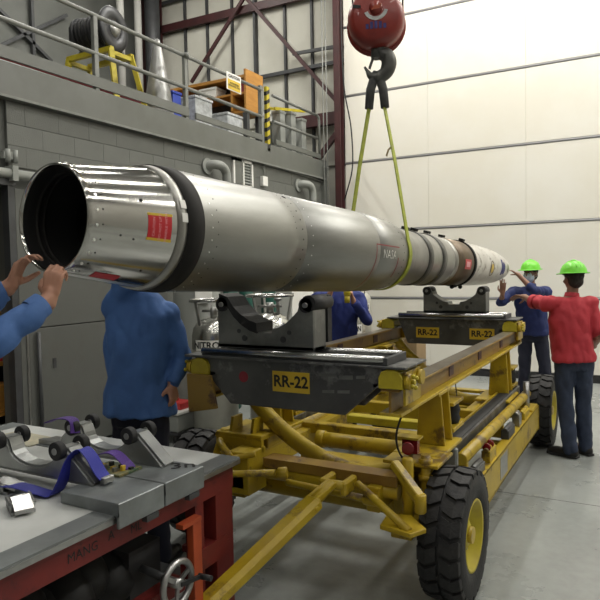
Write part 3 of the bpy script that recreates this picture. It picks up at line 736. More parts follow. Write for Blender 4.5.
# ------------------------------------------------------------------ equipment trailer
TX = -1.80
tr = thing('equipment_trailer', 'yellow four wheeled rocket trailer with dark saddle carriages on its beams', 'trailer', (TX, 4.9, 0))
def T(n, m_, mb, bev=.004, lab=None, par=None): return mb.build(n, m_, par or tr, bevel=bev, seg=1, label=lab)
Y = 'yellow_paint'
def wheel(x, y, side, steer=0):
    r = .36; w_ = .118
    c_ = V((x, y, r)); ax_ = V((math.cos(steer), math.sin(steer), 0)) * side
    g = MB().lathe([(-w_ + .01, .20), (-w_, .25), (-w_ + .005, .32), (-w_ + .03, .343), (w_ - .03, .343), (w_ - .005, .32), (w_, .25), (w_ - .01, .20), (w_ - .03, .19), (-w_ + .03, .19)], c_, ax_, 48, close=True)
    s1, u1, d1 = frame(ax_)
    N = 22
    for q in range(N):            # staggered tread lugs, two rows of bent blocks
        for row in (-1, 1):
            a = 2 * PI * (q + (.5 if row > 0 else 0)) / N; pts = []
            def P(t, da, rr): aa = a + da; return c_ + d1 * t + (s1 * math.cos(aa) + u1 * math.sin(aa)) * rr
            da0 = .115
            t0, t1, t2 = .008 * row, .065 * row, (w_ - .012) * row
            for (ta, tb, sa, sb, ra, rb2) in ((t0, t1, .05, -.03, .360, .360), (t1, t2, -.03, .02, .360, .352)):
                g.hexa([P(ta, sa - da0, .335), P(ta, sa + da0, .335), P(tb, sb + da0, .335), P(tb, sb - da0, .335),
                        P(ta, sa - da0 * .9, ra), P(ta, sa + da0 * .9, ra), P(tb, sb + da0 * .9, rb2), P(tb, sb - da0 * .9, rb2)])
            g.hexa([P(t2, .02 - da0, .30), P(t2, .02 + da0 * .8, .30), P(t2 * 1.07, .02 + da0 * .8, .30), P(t2 * 1.07, .02 - da0, .30),
                    P(t2, .02 - da0, .352), P(t2, .02 + da0 * .8, .352), P(t2 * 1.03, .02 + da0 * .8, .348), P(t2 * 1.03, .02 - da0, .348)])
    ty = T('tyre', 'tyre_rubber', g, 0)
    rim = T('wheel_rim', 'yellow_bright', MB().lathe([(-.09, .19), (-.08, .2), (.10, .2), (.11, .195), (.105, .18), (.04, .165), (.03, .09), (.06, .085), (.075, .06), (.08, .0)], c_, ax_, 36), 0, par=ty)
    h = MB()
    for k in range(6):
        a = 2 * PI * k / 6; p = c_ + (s1 * math.cos(a) + u1 * math.sin(a)) * .12 + d1 * .03; h.cyl(p, p + d1 * .02, .011, n=6)
    stuff(T('wheel_bolts', 'steel', h, 0, par=ty))
    T('hub', Y, MB().cyl(c_ + d1 * .06, c_ + d1 * .1, .045), 0, par=ty)
wheel(-.94, 3.42, 1, .0); wheel(-2.76, 3.50, -1, .12); wheel(-.955, 6.80, 1); wheel(-2.62, 6.72, -1)
# axles
for y in (3.5, 6.72):
    T('axle_tube', Y, MB().cyl((-2.6, y, .42), (-1.15, y, .42), .055, n=18))
    for x in (-2.5, -1.25): T('axle_bracket', Y, MB().box(x - .05, x + .05, y - .09, y + .09, .34, .62), .008)
    T('spring_plate', Y, MB().box(-2.3, -1.5, y - .05, y + .05, .50, .53), .003)
# longitudinal chassis rails
for (xa, nm) in ((-1.32, 'r'), (-2.28, 'l')):
    T('chassis_rail', Y, MB().box(xa - .04, xa + .04, 3.15, 7.0, .50, .64), .006)
# outer side beam with low box on the right, items riding on it
sb = T('side_beam', Y, MB().box(-.945, -.925, 3.85, 6.32, .27, .50).box(-1.0, -.925, 3.85, 6.32, .485, .50).box(-1.0, -.925, 3.85, 6.32, .27, .285))
T('side_patch', 'steel', MB().box(-.925, -.922, 4.55, 4.80, .31, .47), 0, par=sb); T('side_patch', 'steel', MB().box(-.925, -.922, 3.9, 4.02, .34, .44), 0, par=sb)
T('side_beam', Y, MB().box(-2.68, -2.66, 3.95, 6.3, .27, .50).box(-2.68, -2.6, 3.95, 6.3, .485, .50))
for (y0, y1, z1, m_) in ((3.95, 4.15, .56, 'dark_plate'), (4.3, 4.5, .58, Y), (4.95, 5.2, .57, 'steel_dark'), (5.4, 5.5, .60, 'steel'), (5.65, 5.9, .56, Y)):
    T('latch_box', m_, MB().box(-1.0, -.94, y0, y1, .5, z1).cyl((-.97, y0, z1), (-.97, y1, z1), .02, n=8))
for y in (4.32, 4.42): T('reflector', 'lens_red', MB().cyl((-.97, y, .6), (-.97, y + .02, .6), .028))
for y in (3.95, 5.0, 6.15): T('outrigger', Y, MB().box(-2.66, -.94, y - .03, y + .03, .40, .47), .005)
# step boxes with dark grip strip and tubes beside them
for (s_, xa) in ((1, -1.13), (-1, -2.46)):
    T('step_beam', 'dark_plate', MB().box(xa - .055, xa + .055, 3.80, 6.2, .50, .70), .004, lab='grey step beam with black grip top')
    T('grip_strip', 'ink_black', MB().box(xa - .04, xa + .04, 3.86, 6.15, .70, .704), 0)
    T('edge_bar', Y, MB().box(xa - .07, xa - .055, 3.80, 6.2, .56, .71), 0)
    T('grab_tube', Y, MB().cyl((xa + .11, 3.85, .64), (xa + .11, 6.25, .62), .04, n=16))
    for y in (3.9, 5.0, 6.1): T('tube_bracket', Y, MB().box(xa + .05, xa + .14, y - .02, y + .02, .50, .62), .003)
T('step_post', 'cabinet_grey', MB().box(-1.10, -1.02, 3.76, 3.80, .42, .73), .01)
# cross members between
T('cross_beam', Y, MB().box(-2.35, -1.2, 4.16, 4.24, .60, .68), .005)
T('cross_beam', 'yellow_bright', MB().box(-2.1, -1.2, 4.50, 4.60, .62, .68), .005)
T('cross_beam', Y, MB().box(-2.35, -1.2, 4.95, 5.03, .60, .70), .005)
T('cross_tube', Y, MB().cyl((-2.0, 3.85, .66), (-1.2, 3.85, .66), .052, n=18).cyl((-2.02, 3.85, .66), (-1.96, 3.85, .66), .06, n=18))
T('cross_tube', Y, MB().cyl((-2.2, 5.4, .5), (-1.25, 5.4, .5), .045, n=16))
T('deck_plate', Y, MB().box(-2.0, -1.3, 3.56, 3.72, .60, .625), .004)
T('deck_rib', Y, MB().tube([(-1.95, 3.52, .635), (-1.75, 3.5, .61), (-1.5, 3.5, .60), (-1.3, 3.55, .625)], .014, n=8))
# front cross beam, lower tubes, steering
T('front_beam', 'beam_paint', MB().box(-2.06, -1.2, 3.20, 3.32, .675, .695).box(-2.06, -1.2, 3.20, 3.22, .635, .695))
T('front_tube', Y, MB().cyl((-2.06, 3.24, .60), (-1.2, 3.24, .60), .042, n=18))
T('tie_rod', Y, MB().cyl((-1.85, 3.12, .60), (-1.32, 3.12, .58), .020, n=10).cyl((-1.36, 3.12, .58), (-1.28, 3.12, .58), .032, n=12))
T('tie_rod', Y, MB().cyl((-1.40, 3.12, .66), (-1.06, 3.0, .50), .022, n=10))
for xx in (-1.60, -1.47): T('tow_socket', Y, MB().box(xx, xx + .04, 3.04, 3.2, .60, .68), .01)
T('steering_arm', Y, MB().bar((-1.20, 3.16, .79), (-1.02, 3.06, .655), .05, .045).cyl((-1.02, 3.06, .58), (-1.02, 3.06, .68), .03, n=14).bar((-1.20, 3.16, .76), (-1.03, 3.07, .60), .02, .02), .006)
T('steering_knuckle', Y, MB().box(-1.22, -1.10, 3.15, 3.32, .38, .46).cyl((-1.15, 3.24, .40), (-1.15, 3.24, .80), .032), .006)
T('knuckle_plate', Y, MB().prism([(-1.22, 3.0), (-1.04, 2.96), (-.99, 3.06), (-1.12, 3.2), (-1.24, 3.16)], (0, 0, .48), (1, 0, 0), (0, 1, 0), (0, 0, .025)), .003)
T('king_pin', Y, MB().cyl((-1.08, 3.34, .45), (-1.08, 3.34, .80), .026).cyl((-1.08, 3.34, .74), (-1.08, 3.34, .78), .04).cyl((-1.08, 3.34, .66), (-1.08, 3.34, .69), .04), 0)
T('side_lamp', 'lens_red', MB().cyl((-1.19, 3.36, .83), (-1.17, 3.30, .83), .033, n=18).box(-1.225, -1.135, 3.36, 3.40, .79, .87), 0, lab='dark red side lamp')
T('lamp_stalk', Y, MB().cyl((-1.18, 3.38, .62), (-1.18, 3.38, .80), .014, n=8).box(-1.26, -1.12, 3.34, 3.42, .872, .884), 0)
T('brake_cable', 'ink_black', MB().tube(smooth_curve([(-1.18, 3.3, 1.06), (-1.21, 3.28, .98), (-1.225, 3.27, .9), (-1.21, 3.27, .82), (-1.17, 3.3, .74)], 5), .006, n=6), 0)
T('brake_cable', 'ink_black', MB().tube(smooth_curve([(-1.62, 5.9, .88), (-1.60, 5.88, .7), (-1.57, 5.85, .5), (-1.55, 5.85, .4)], 5), .005, n=6), 0)
# left front steering gear and handles
T('side_platform', Y, MB().box(-2.45, -2.1, 3.25, 3.6, .78, .81).box(-2.45, -2.1, 3.25, 3.28, .70, .78), .005)
T('tie_handle', Y, MB().tube(smooth_curve([(-2.06, 3.12, .74), (-2.2, 3.06, .71), (-2.36, 2.98, .72), (-2.52, 2.9, .70)], 5), .018, n=10))
T('tie_handle', Y, MB().tube(smooth_curve([(-2.20, 3.06, .72), (-2.3, 3.1, .78), (-2.38, 3.2, .76), (-2.42, 3.2, .66)], 5), .02, n=10))
T('draw_link', Y, MB().cyl((-1.90, 3.08, .66), (-2.5, 2.86, .62), .020, n=12).cyl((-1.88, 3.08, .66), (-1.83, 3.1, .665), .034, n=12))
T('bumper_plate', Y, MB().box(-2.62, -2.12, 3.1, 3.16, .50, .64), .02)
T('steering_knuckle', Y, MB().cyl((-2.4, 3.3, .38), (-2.4, 3.3, .82), .04).box(-2.5, -2.2, 3.2, 3.4, .42, .48).box(-2.25, -2.1, 3.1, 3.3, .48, .74), .006)
for x in (-2.36, -2.2): T('gusset', Y, MB().prism([(3.2, .5), (3.4, .5), (3.4, .9), (3.3, .9)], (x, 0, 0), (0, 1, 0), (0, 0, 1), (.02, 0, 0)), 0)
# tow bar resting on the floor
T('tow_bar', Y, MB().tube([(-1.52, 3.05, .66), (-1.56, 2.9, .60)], [.03, .035], n=14), 0)
T('tow_bar', Y, MB().bar((-1.545, 2.92, .61), (-1.81, 2.2, .26), .11, .08), .022)
T('tow_clevis', Y, MB().bar((-1.515, 3.04, .67), (-1.575, 2.85, .60), .075, .03).cyl((-1.45, 3.06, .655), (-1.58, 3.06, .655), .026).cyl((-1.50, 2.85, .59), (-1.63, 2.88, .59), .014, n=10), .004)
T('tow_eye', Y, MB().bar((-1.81, 2.2, .26), (-1.92, 1.9, .06), .06, .05).lathe([(-.015, .03), (-.015, .07), (.015, .07), (.015, .03)], (-1.94, 1.84, .05), (0, 0, 1), 24, close=True), 0)
# curved arcs that carry the upper beams, pedestals
def arc(y, lo):
    pts = smooth_curve([(-2.32, y, 1.08), (-2.22, y, .96), (-2.08, y, .84), (-1.90, y, .73 + lo), (-1.66, y, .635 + lo), (-1.45, y, .62 + lo), (-1.27, y + .1, .66 + lo)], 5)
    return T('saddle_arc', Y, MB().tube(pts, .052, n=16), 0)
arc(3.42, 0); arc(6.25, -.1)
def pedestal(x, y, z):
    g = MB()
    for q in (0, .16): g.prism([(-.09, 0), (.09, 0), (.065, 1.08 - z), (-.065, 1.08 - z)], (x, y + q, z), (1, 0, 0), (0, 0, 1), (0, .018, 0))
    T('pedestal_plate', Y, g, .004)
    T('pedestal_web', Y, MB().box(x - .01, x + .01, y + .018, y + .16, z, 1.08), .002)
    T('pedestal_foot', Y, MB().box(x - .16, x + .13, y - .22, y + .24, z - .022, z), .004)
    T('pedestal_head', Y, MB().box(x - .07, x + .07, y - .04, y + .22, 1.065, 1.085), .003)
    T('support_box', Y, MB().box(x - .09, x + .05, y - .12, y + .16, .52, z - .022), .006)
    T('air_spring', 'black_rubber', MB().lathe([(0, .045), (.03, .058), (.06, .048), (.09, .058), (.12, .048), (.14, .05)], (x + .03, y + .36, z + .06), (0, 0, 1), 18, cap=True), 0)
    T('spring_plate', Y, MB().box(x - .06, x + .09, y + .2, y + .44, z + .20, z + .222), .003)
    T('spring_seat', Y, MB().box(x - .06, x + .09, y + .2, y + .44, z + .035, z + .06), .003)
for (x, y, z) in ((-1.16, 3.68, .76), (-1.18, 5.75, .68), (-2.3, 3.68, .76), (-2.3, 5.75, .68)): pedestal(x, y, z)
T('base_plate', Y, MB().box(-1.32, -1.0, 3.3, 3.6, .735, .755), .004)
# upper beams
for (x, y0, y1) in ((-1.155, 3.0, 6.42), (-2.345, 2.98, 6.42)):
    T('bottom_flange', 'yellow_paint', MB().box(x - .06, x + .06, y0, y1, 1.078, 1.095), .002)
    g = MB().box(x - .007, x + .007, y0, y1, 1.095, 1.205).box(x - .05, x + .05, y0, y1, 1.205, 1.217)
    ub = T('upper_beam', 'beam_paint', g, .002)
    T('wear_strip', 'beam_top', MB().box(x - .048, x + .048, y0, y1, 1.217, 1.2215), 0, par=ub, lab='worn bare metal top of the beam')
    for y in (3.3, 4.1, 4.9, 5.7): T('bolt_plate', 'maroon', MB().box(x + .007, x + .012, y - .05, y + .05, 1.12, 1.19), 0, par=ub)
T('end_plate', 'beam_paint', MB().prism([(-2.44, 1.225), (-2.26, 1.225), (-2.22, 1.03), (-2.43, .99)], (0, 2.96, 0), (1, 0, 0), (0, 0, 1), (0, .02, 0)), .003)
for x in (-1.155, -2.345):
    T('end_stop', 'yellow_paint', MB().box(x - .05, x + .05, 6.42, 6.46, 1.08, 1.25), .004)
T('jack_post', 'steel', MB().cyl((-1.0, 6.1, .45), (-1.0, 6.1, .76), .028, n=16).cyl((-1.0, 6.1, .42), (-1.0, 6.1, .5), .045), 0)
T('jack_post', 'steel', MB().cyl((-1.2, 6.05, .6), (-1.2, 6.05, .76), .035, n=16).cyl((-1.38, 5.95, .62), (-1.30, 5.98, .64), .035), 0)
T('rear_box', Y, MB().box(-1.1, -.93, 6.0, 6.3, .40, .52).box(-2.6, -1.1, 6.24, 6.32, .40, .5), .006)

# ------------------------------------------------------------------ saddle carriages and cradles on the upper beams
def carriage(y, x0, x1, label, plates, rear):
    """dark trapezoid board across the beams with chrome guide rails, top plate and number plates"""
    t = thing('saddle_carriage', label, 'carriage', ((x0 + x1) / 2, y + .15, 1.22), 'numbered carriages on the trailer beams')
    if not rear: rear_e = 0
    else: rear_e = .06
    i0, i1 = (.26, .30) if not rear else (.10, .10)
    zt, zb = 1.325, 1.06 if not rear else 1.075
    e0, e1 = x0 + .05 + rear_e, x1 - .05
    MB().prism([(e0, zt), (e1, zt), (e1 - i1, zb), (e0 + i0, zb)], (0, y, 0), (1, 0, 0), (0, 0, 1), (0, .02, 0)).build('front_board', 'dark_plate', t, bevel=.004, seg=1)
    MB().prism([(e0, zt), (e1, zt), (e1 - i1, zb), (e0 + i0, zb)], (0, y + .26, 0), (1, 0, 0), (0, 0, 1), (0, .02, 0)).build('rear_board', 'dark_plate', t, bevel=.004, seg=1)
    MB().box(x0, x1, y - .03, y + .31, zt, zt + .014).build('top_plate', 'dark_plate', t, bevel=.003, seg=1)
    for yy in (y + .0, y + .25):
        r_ = MB().cyl((x0 + .12, yy, zt + .040), (x1 - .12, yy, zt + .040), .021, n=14).build('guide_rail', 'chrome', t)
        MB().box(x0 + .12, x1 - .12, yy - .012, yy + .012, zt + .014, zt + .028).build('rail_support', 'steel_dark', r_)
    MB().box(x1 - .125, x1 - .10, y - .02, y + .27, zt + .014, zt + .055).build('rail_stop', 'steel_dark', t, bevel=.004)
    for (xx, sd) in ((x0, -1), (x1, 1)):
        xc = -2.345 if sd < 0 else -1.155
        k_ = MB().prism([(-.065, 0), (.065, 0), (.065, .055), (.05, .085), (.02, .10), (-.02, .10), (-.05, .085), (-.065, .055)], (0, y - .02, 1.222), (1, 0, 0), (0, 0, 1), (0, .28, 0))
        for p in k_.v: p.x += xc + sd * .01
        cp = k_.build('roller_housing', 'yellow_bright', t, bevel=.004)
        MB().box(xc + sd * .07, xc + sd * .085, y, y + .24, 1.14, 1.31).build('side_plate', 'yellow_paint', cp, bevel=.003)
        for (dy, rr) in ((.02, .042), (.2, .04)): MB().cyl((xc + sd * .08, y + dy, 1.26), (xc + sd * .11, y + dy, 1.26), rr, n=16).build('roller', 'yellow_paint', cp)
        h = MB().cyl((xc + sd * .11, y + .02, 1.26), (xc + sd * .13, y + .02, 1.26), .014, n=8)
        for k in range(4):
            a = PI * k / 2 + .5; h.ball(V((xc + sd * .125, y + .02 + .035 * math.cos(a), 1.26 + .035 * math.sin(a))), .012, 8)
        h.build('clamp_knob', 'yellow_bright', cp)
        MB().box(xc - .09, xc + .09, y, y + .24, 1.222, 1.24).build('slide_pad', 'steel', cp)
    for (xc, zc, w_, h_) in plates:
        pl = MB().box(xc - w_ / 2, xc + w_ / 2, y - .004, y, zc - h_ / 2, zc + h_ / 2).build('number_plate', 'label_yellow', t)
        text('RR-22', h_ * .78, plane_fn((xc, y - .0055, zc), (1, 0, 0), (0, 0, 1)), 'ink_black', pl, bold=.0025, wide=.98)
    return t
def cradle(y, xc, w_, z0, z1, label, seat, loc_group='cradles bolted on the carriages'):
    t = thing('saddle_cradle', label, 'cradle', (xc, y, z0), loc_group)
    h = w_ / 2; H = z1 - z0
    # U shaped cut between two upright arms, flat notch at the bottom
    poly = [(-h, 0), (h, 0), (h, H - .03), (h - .015, H), (h - .07, H), (h - .09, H - .04)]
    n_ = 8
    for i in range(n_ + 1):
        a = i / n_; x = (h - .10) - (h - .10 - .06) * a; zc = seat + (H - .07 - seat) * (1 - math.sin(a * PI / 2)) ** 1.0
        poly.append((x, zc))
    poly += [(.05, seat - .025), (-.05, seat - .025)]
    for i in range(n_ + 1):
        a = 1 - i / n_; x = (h - .10) - (h - .10 - .06) * a; zc = seat + (H - .07 - seat) * (1 - math.sin(a * PI / 2)) ** 1.0
        poly.append((-x, zc))
    poly += [(-h + .09, H - .04), (-h + .07, H), (-h + .015, H), (-h, H - .03)]
    for yy in (y - .075, y + .06):
        MB().prism(poly, (xc, yy, z0), (1, 0, 0), (0, 0, 1), (0, .015, 0)).build('side_plate', 'cradle_grey', t, bevel=.003, seg=1)
    # curved web between the plates
    top = poly[5:5 + n_ + 2] + poly[5 + n_ + 3:-3]
    g = MB(); inner = poly[5:-3]
    for i in range(len(inner) - 1):
        a, b = inner[i], inner[i + 1]
        g.hexa([(xc + a[0], y - .062, z0 + a[1] - .012), (xc + b[0], y - .062, z0 + b[1] - .012), (xc + b[0], y + .062, z0 + b[1] - .012), (xc + a[0], y + .062, z0 + a[1] - .012),
                (xc + a[0], y - .062, z0 + a[1]), (xc + b[0], y - .062, z0 + b[1]), (xc + b[0], y + .062, z0 + b[1]), (xc + a[0], y + .062, z0 + a[1])])
    g.build('saddle_web', 'cradle_grey', t)
    MB().box(xc - h, xc + h, y - .075, y + .075, z0, z0 + .02).box(xc - h, xc - h + .012, y - .06, y + .06, z0, z0 + H - .04).box(xc + h - .012, xc + h, y - .06, y + .06, z0, z0 + H - .04).build('base_frame', 'cradle_grey', t)
    for sd in (-1, 1):
        r_ = MB().cyl((xc + sd * (h - .04), y - .09, z0 + H - .035), (xc + sd * (h - .04), y + .09, z0 + H - .035), .042, n=20).build('roller', 'black_rubber', t)
        MB().cyl((xc + sd * (h - .04), y - .10, z0 + H - .035), (xc + sd * (h - .04), y + .10, z0 + H - .035), .015, n=10).build('axle_pin', 'steel', r_)
        MB().cyl((xc + sd * .13, y - .082, z0 + .06), (xc + sd * .13, y - .075, z0 + .06), .018, n=12).cyl((xc + sd * .17, y - .08, z0 + .1), (xc + sd * .17, y - .075, z0 + .1), .013, n=12).build('bolt', 'steel_dark', t)
    return t, poly
fc = carriage(3.0, -2.46, -1.06, 'dark carriage nearest the camera, one RR-22 plate in its middle', [(-1.735, 1.215, .235, .115)], False)
MB().cyl((-2.05, 2.999, 1.225), (-2.05, 2.997, 1.225), .032, n=16).build('red_mark', 'hose_red', fc)
for (a, b, c_, d_) in ((-1.56, -1.46, 1.26, 1.275), (-1.44, -1.36, 1.25, 1.27), (-1.34, -1.29, 1.26, 1.275), (-1.54, -1.47, 1.17, 1.185), (-1.45, -1.38, 1.175, 1.19)):
    MB().hexa([(a, 2.998, c_), (b, 2.998, c_ + .004), (b, 3.0, c_ + .004), (a, 3.0, c_), (a, 2.998, d_), (b, 2.998, d_ + .006), (b, 3.0, d_ + .006), (a, 3.0, d_)]).build('paint_smudge', 'cradle_grey', fc)
carriage(6.1, -2.36, -1.08, 'dark carriage at the far end of the trailer with two RR-22 plates', [(-1.94, 1.19, .235, .105), (-1.405, 1.19, .235, .105)], True)
ck, poly = cradle(3.12, -1.935, .645, 1.385, 1.675, 'near cradle with black pads under the rocket, on the single plate carriage', .12)
pd = MB(); xc = -1.935
def cz(x):  # pad follows the left slope
    return 0
L_ = [(-.30, 1.675), (-.24, 1.655), (-.20, 1.60), (-.15, 1.555), (-.09, 1.52), (-.04, 1.505)]
for i in range(len(L_) - 1):
    a, b = L_[i], L_[i + 1]
    pd.hexa([(xc + a[0], 3.03, a[1] - .03), (xc + b[0], 3.03, b[1] - .03), (xc + b[0], 3.21, b[1] - .03), (xc + a[0], 3.21, a[1] - .03),
             (xc + a[0], 3.03, a[1] + .03), (xc + b[0], 3.03, b[1] + .03), (xc + b[0], 3.21, b[1] + .03), (xc + a[0], 3.21, a[1] + .03)])
pd.build('rubber_pad', 'black_rubber', ck)
MB().box(xc + .27, xc + .33, 3.21, 3.26, 1.42, 1.69).cyl((xc + .30, 3.03, 1.65), (xc + .30, 3.26, 1.65), .045).build('rubber_pad', 'black_rubber', ck)
cradle(6.22, -1.685, .62, 1.385, 1.64, 'far cradle below the nose, bolted on the two plate carriage', .11)

# ------------------------------------------------------------------ work table, lower left
TX0, TX1, TY0, TY1, TZ = -3.55, -1.80, 1.16, 2.58, .90
tb = thing('work_table', 'red framed work table with white top and grey metal edging', 'table', ((TX0 + TX1) / 2, (TY0 + TY1) / 2, 0))
MB().box(TX0 + .13, TX1 - .11, TY0 + .12, TY1 - .004, TZ - .03, TZ).build('tabletop', 'table_white', tb)
MB().box(TX1 - .11, TX1, TY0, TY1, TZ - .03, TZ + .001).box(TX0, TX0 + .13, TY0, TY1, TZ - .03, TZ + .001).box(TX0 + .13, TX1 - .11, TY0, TY0 + .12, TZ - .03, TZ + .001).build('edge_border', 'table_grey', tb)
MB().box(TX0 + .13, TX0 + .9, TY1 - .30, TY1 - .25, TZ, TZ + .004).build('inlay_strip', 'table_grey', tb)
MB().box(TX1 - .012, TX1 + .004, TY0, TY1, TZ - .03, TZ - .008).box(TX0, TX1, TY1 - .01, TY1 + .004, TZ - .03, TZ - .008).build('edge_strip', 'steel', tb)
ap = MB().box(TX1 - .05, TX1 - .03, TY0 + .03, TY1 - .02, .755, TZ - .03).box(TX0 + .05, TX1 - .05, TY1 - .06, TY1 - .04, .755, TZ - .03).box(TX0 + .05, TX1 - .05, TY0 + .03, TY0 + .05, .755, TZ - .03).box(TX0 + .03, TX0 + .05, TY0 + .03, TY1 - .03, .755, TZ - .03).build('apron', 'table_red', tb)
for (s_, y, z) in (('MANG', 1.60, .805), ('A', 1.74, .815), ('ML', 1.875, .797)):
    text(s_, .052, plane_fn((TX1 - .0285, y, z), (0, 1, 0), (0, 0, 1)), 'ink_black', ap, bold=.0, wide=.95)
MB().box(TX1 - .03, TX1 - .028, 1.93, 1.99, .80, .812).build('scrape_mark', 'tape_tan', ap)
for (x, y, w_) in ((TX1 - .09, TY1 - .09, .14), (TX0 + .1, TY1 - .09, .1), (TX0 + .1, TY0 + .09, .1), (TX1 - .09, TY0 + .09, .1)):
    MB().box(x - .05, x + .055, y - w_ / 2, y + w_ / 2, 0, .76).build('leg', 'table_red', tb, bevel=.003)
MB().box(TX1 - .10, TX1 - .04, 2.27, 2.33, 0, .76).build('inner_post', 'table_red', tb)
MB().box(TX1 - .08, TX1 - .03, 2.2, 2.52, .43, .50).box(TX1 - .15, TX1 - .03, 2.3, 2.5, .50, .53).build('cross_rail', 'table_red', tb)
MB().box(TX1 - .028, TX1 + .01, 2.19, 2.25, 0.0, .70).build('orange_post', 'orange_paint', tb, bevel=.003, label='bright orange steel post')
MB().box(TX1 - .03, TX1 + .012, 2.12, 2.25, .70, .72).build('post_bracket', 'orange_paint', tb)
MB().box(TX0 + .1, TX1 - .25, TY0 + .1, TY1 - .1, .28, .31).build('lower_shelf', 'steel_dark', tb)
MB().box(TX1 - .10, TX1 - .03, TY0 + .1, 2.17, .40, .46).build('lower_rail', 'table_red', tb)
hw = MB()
WC = V((TX1 + .035, 2.045, .50)); pts = [WC + V((0, math.cos(a), math.sin(a))) * .092 for a in [2 * PI * i / 32 for i in range(33)]]
wr = hw.tube(pts, .015, n=10, cap=False).build('handwheel', 'steel', tb, label='round steel handwheel with a black crank handle')
g = MB()
for k in range(3):
    a = 2 * PI * k / 3 + .4; g.bar(WC, WC + V((0, math.cos(a), math.sin(a))) * .085, .02, .01, up=V((1, 0, 0)))
g.cyl(WC - V((.08, 0, 0)), WC + V((.02, 0, 0)), .022); g.build('spoke', 'steel', wr)
MB().bar(WC + V((.02, 0, 0)), WC + V((.03, .12, -.015)), .018, .012, up=V((1, 0, 0))).cyl(WC + V((.02, .12, -.015)), WC + V((.085, .125, -.015)), .013, n=12).build('crank_handle', 'ink_black', wr)
MB().cyl((TX1 - .35, 2.1, .50), WC, .018).box(TX1 - .4, TX1 - .2, 2.0, 2.2, .31, .6).build('screw_jack', 'steel_dark', tb)
g = MB()
for q in range(7):   # folded black covers under the table
    y = 1.3 + q * .11; g.ball((TX1 - .42 - .03 * (q % 2), y, .47 + .03 * (q % 3)), .17, 14, (1.5, .8, .85))
tag(rebase(g.build('black_cover', 'ink_black'), (TX1 - .45, 1.6, .31)), 'heap of folded black covers on the shelf under the table', 'cover')

# plates and saddles lying on the table
for (ya, yb, lab) in ((1.73, 1.99, 'grey metal channel on the table edge, left of two'), (1.997, 2.26, 'grey metal channel on the table edge, right of two')):
    g = MB().box(-2.10, -1.775, ya, yb, TZ + .002, TZ + .05).box(-1.79, -1.775, ya, yb, TZ - .05, TZ + .002)
    o = g.build('metal_channel', 'table_grey', bevel=.003, seg=1)
    tag(rebase(o, (-1.9, (ya + yb) / 2, TZ + .002)), lab, 'channel')
    b = MB().box(-1.80, -1.772, (ya + yb) / 2 + .02, (ya + yb) / 2 + .09, TZ - .075, TZ - .05); b.build('clamp_tab', 'steel_dark', o)
def table_saddle(y, x0, x1, label, paint=None):
    t = thing('table_saddle', label, 'saddle', ((x0 + x1) / 2, y, TZ + .05))
    z = TZ + .052; zr = z + .10; w_ = x1 - x0
    poly = [(0, 0), (w_, 0), (w_ - .155, .13), (w_ - .20, .13), (w_ - .225, .095)]
    for i in range(1, 10):
        a = PI * i / 10; poly.append((w_ / 2 - .035 + (w_ / 2 - .19) * math.cos(a), .095 - .068 * math.sin(a)))
    poly += [(.155, .095), (.14, .13), (.09, .13), (0, .05)]
    for yy in (y - .045, y + .033): MB().prism(poly, (x0, yy, z), (1, 0, 0), (0, 0, 1), (0, .012, 0)).build('side_plate', 'alu', t, bevel=.002, seg=1)
    g = MB()
    ring_ = poly[1:]
    for i in range(len(ring_) - 1):
        a, b = ring_[i], ring_[i + 1]; d = V((b[0] - a[0], 0, b[1] - a[1])); n_ = V((-d.z, 0, d.x)).normalized() * -.010
        A = V((x0 + a[0], 0, z + a[1])); B = V((x0 + b[0], 0, z + b[1])); y0, y1 = V((0, y - .033, 0)), V((0, y + .033, 0))
        g.hexa([A + n_ + y0, B + n_ + y0, B + n_ + y1, A + n_ + y1, A + y0, B + y0, B + y1, A + y1])
    g.build('flange', 'alu', t)
    for xx in (x0 + .115, x1 - .178):
        for ya in (y - .082, y + .046):
            r_ = MB().cyl((xx, ya, zr + .03), (xx, ya + .036, zr + .03), .040, n=24).build('roller', 'black_rubber', t, bevel=.005)
            MB().cyl((xx, ya - .003, zr + .03), (xx, ya + .039, zr + .03), .015, n=12).build('axle_pin', 'steel', r_)
    MB().box(x0 - .01, x1 + .005, y - .05, y + .05, z - .004, z).build('foot_plate', 'alu', t)
    return t
table_saddle(1.88, -2.72, -2.03, 'bare aluminium saddle on the table, nearest, blue strap over it')
ts = table_saddle(2.20, -2.60, -1.93, 'bare aluminium saddle on the table, farther, marked 3n on its foot')
text('3n', .12, plane_fn((-1.86, 2.215, TZ + .0525), (.75, .66, 0), (-.66, .75, 0)), 'ink_black', ts, bold=.001, label='handwritten black mark')
def ribbon(name, pts, wd, m, wdir, label, cat, th=.004):
    p = smooth_curve(pts, 6)
    o = belt(p, wd * 1.12, th, wdir).build(name, m)
    lo = V((sum(q.x for q in p) / len(p), sum(q.y for q in p) / len(p), min(q.z for q in p)))
    return tag(rebase(o, lo), label, cat)
ribbon('blue_strap', [(-2.55, 1.70, .915), (-2.38, 1.73, .935), (-2.24, 1.76, .915), (-2.19, 1.78, .912), (-2.16, 1.80, .97), (-2.15, 1.84, 1.05), (-2.12, 1.87, 1.088), (-2.08, 1.88, 1.06), (-2.03, 1.88, 1.0), (-1.995, 1.88, .972)], .075, 'strap_blue', (.25, -1, .1), 'bright blue ratchet strap draped over the near saddle', 'strap')
ribbon('purple_strap', [(-2.30, 2.0, .96), (-2.22, 2.02, 1.0), (-2.12, 2.04, 1.03), (-2.05, 2.05, .99), (-2.02, 2.06, .95)], .05, 'strap_purple', (0, 1, 0), 'purple strap bunched between the two saddles', 'strap')
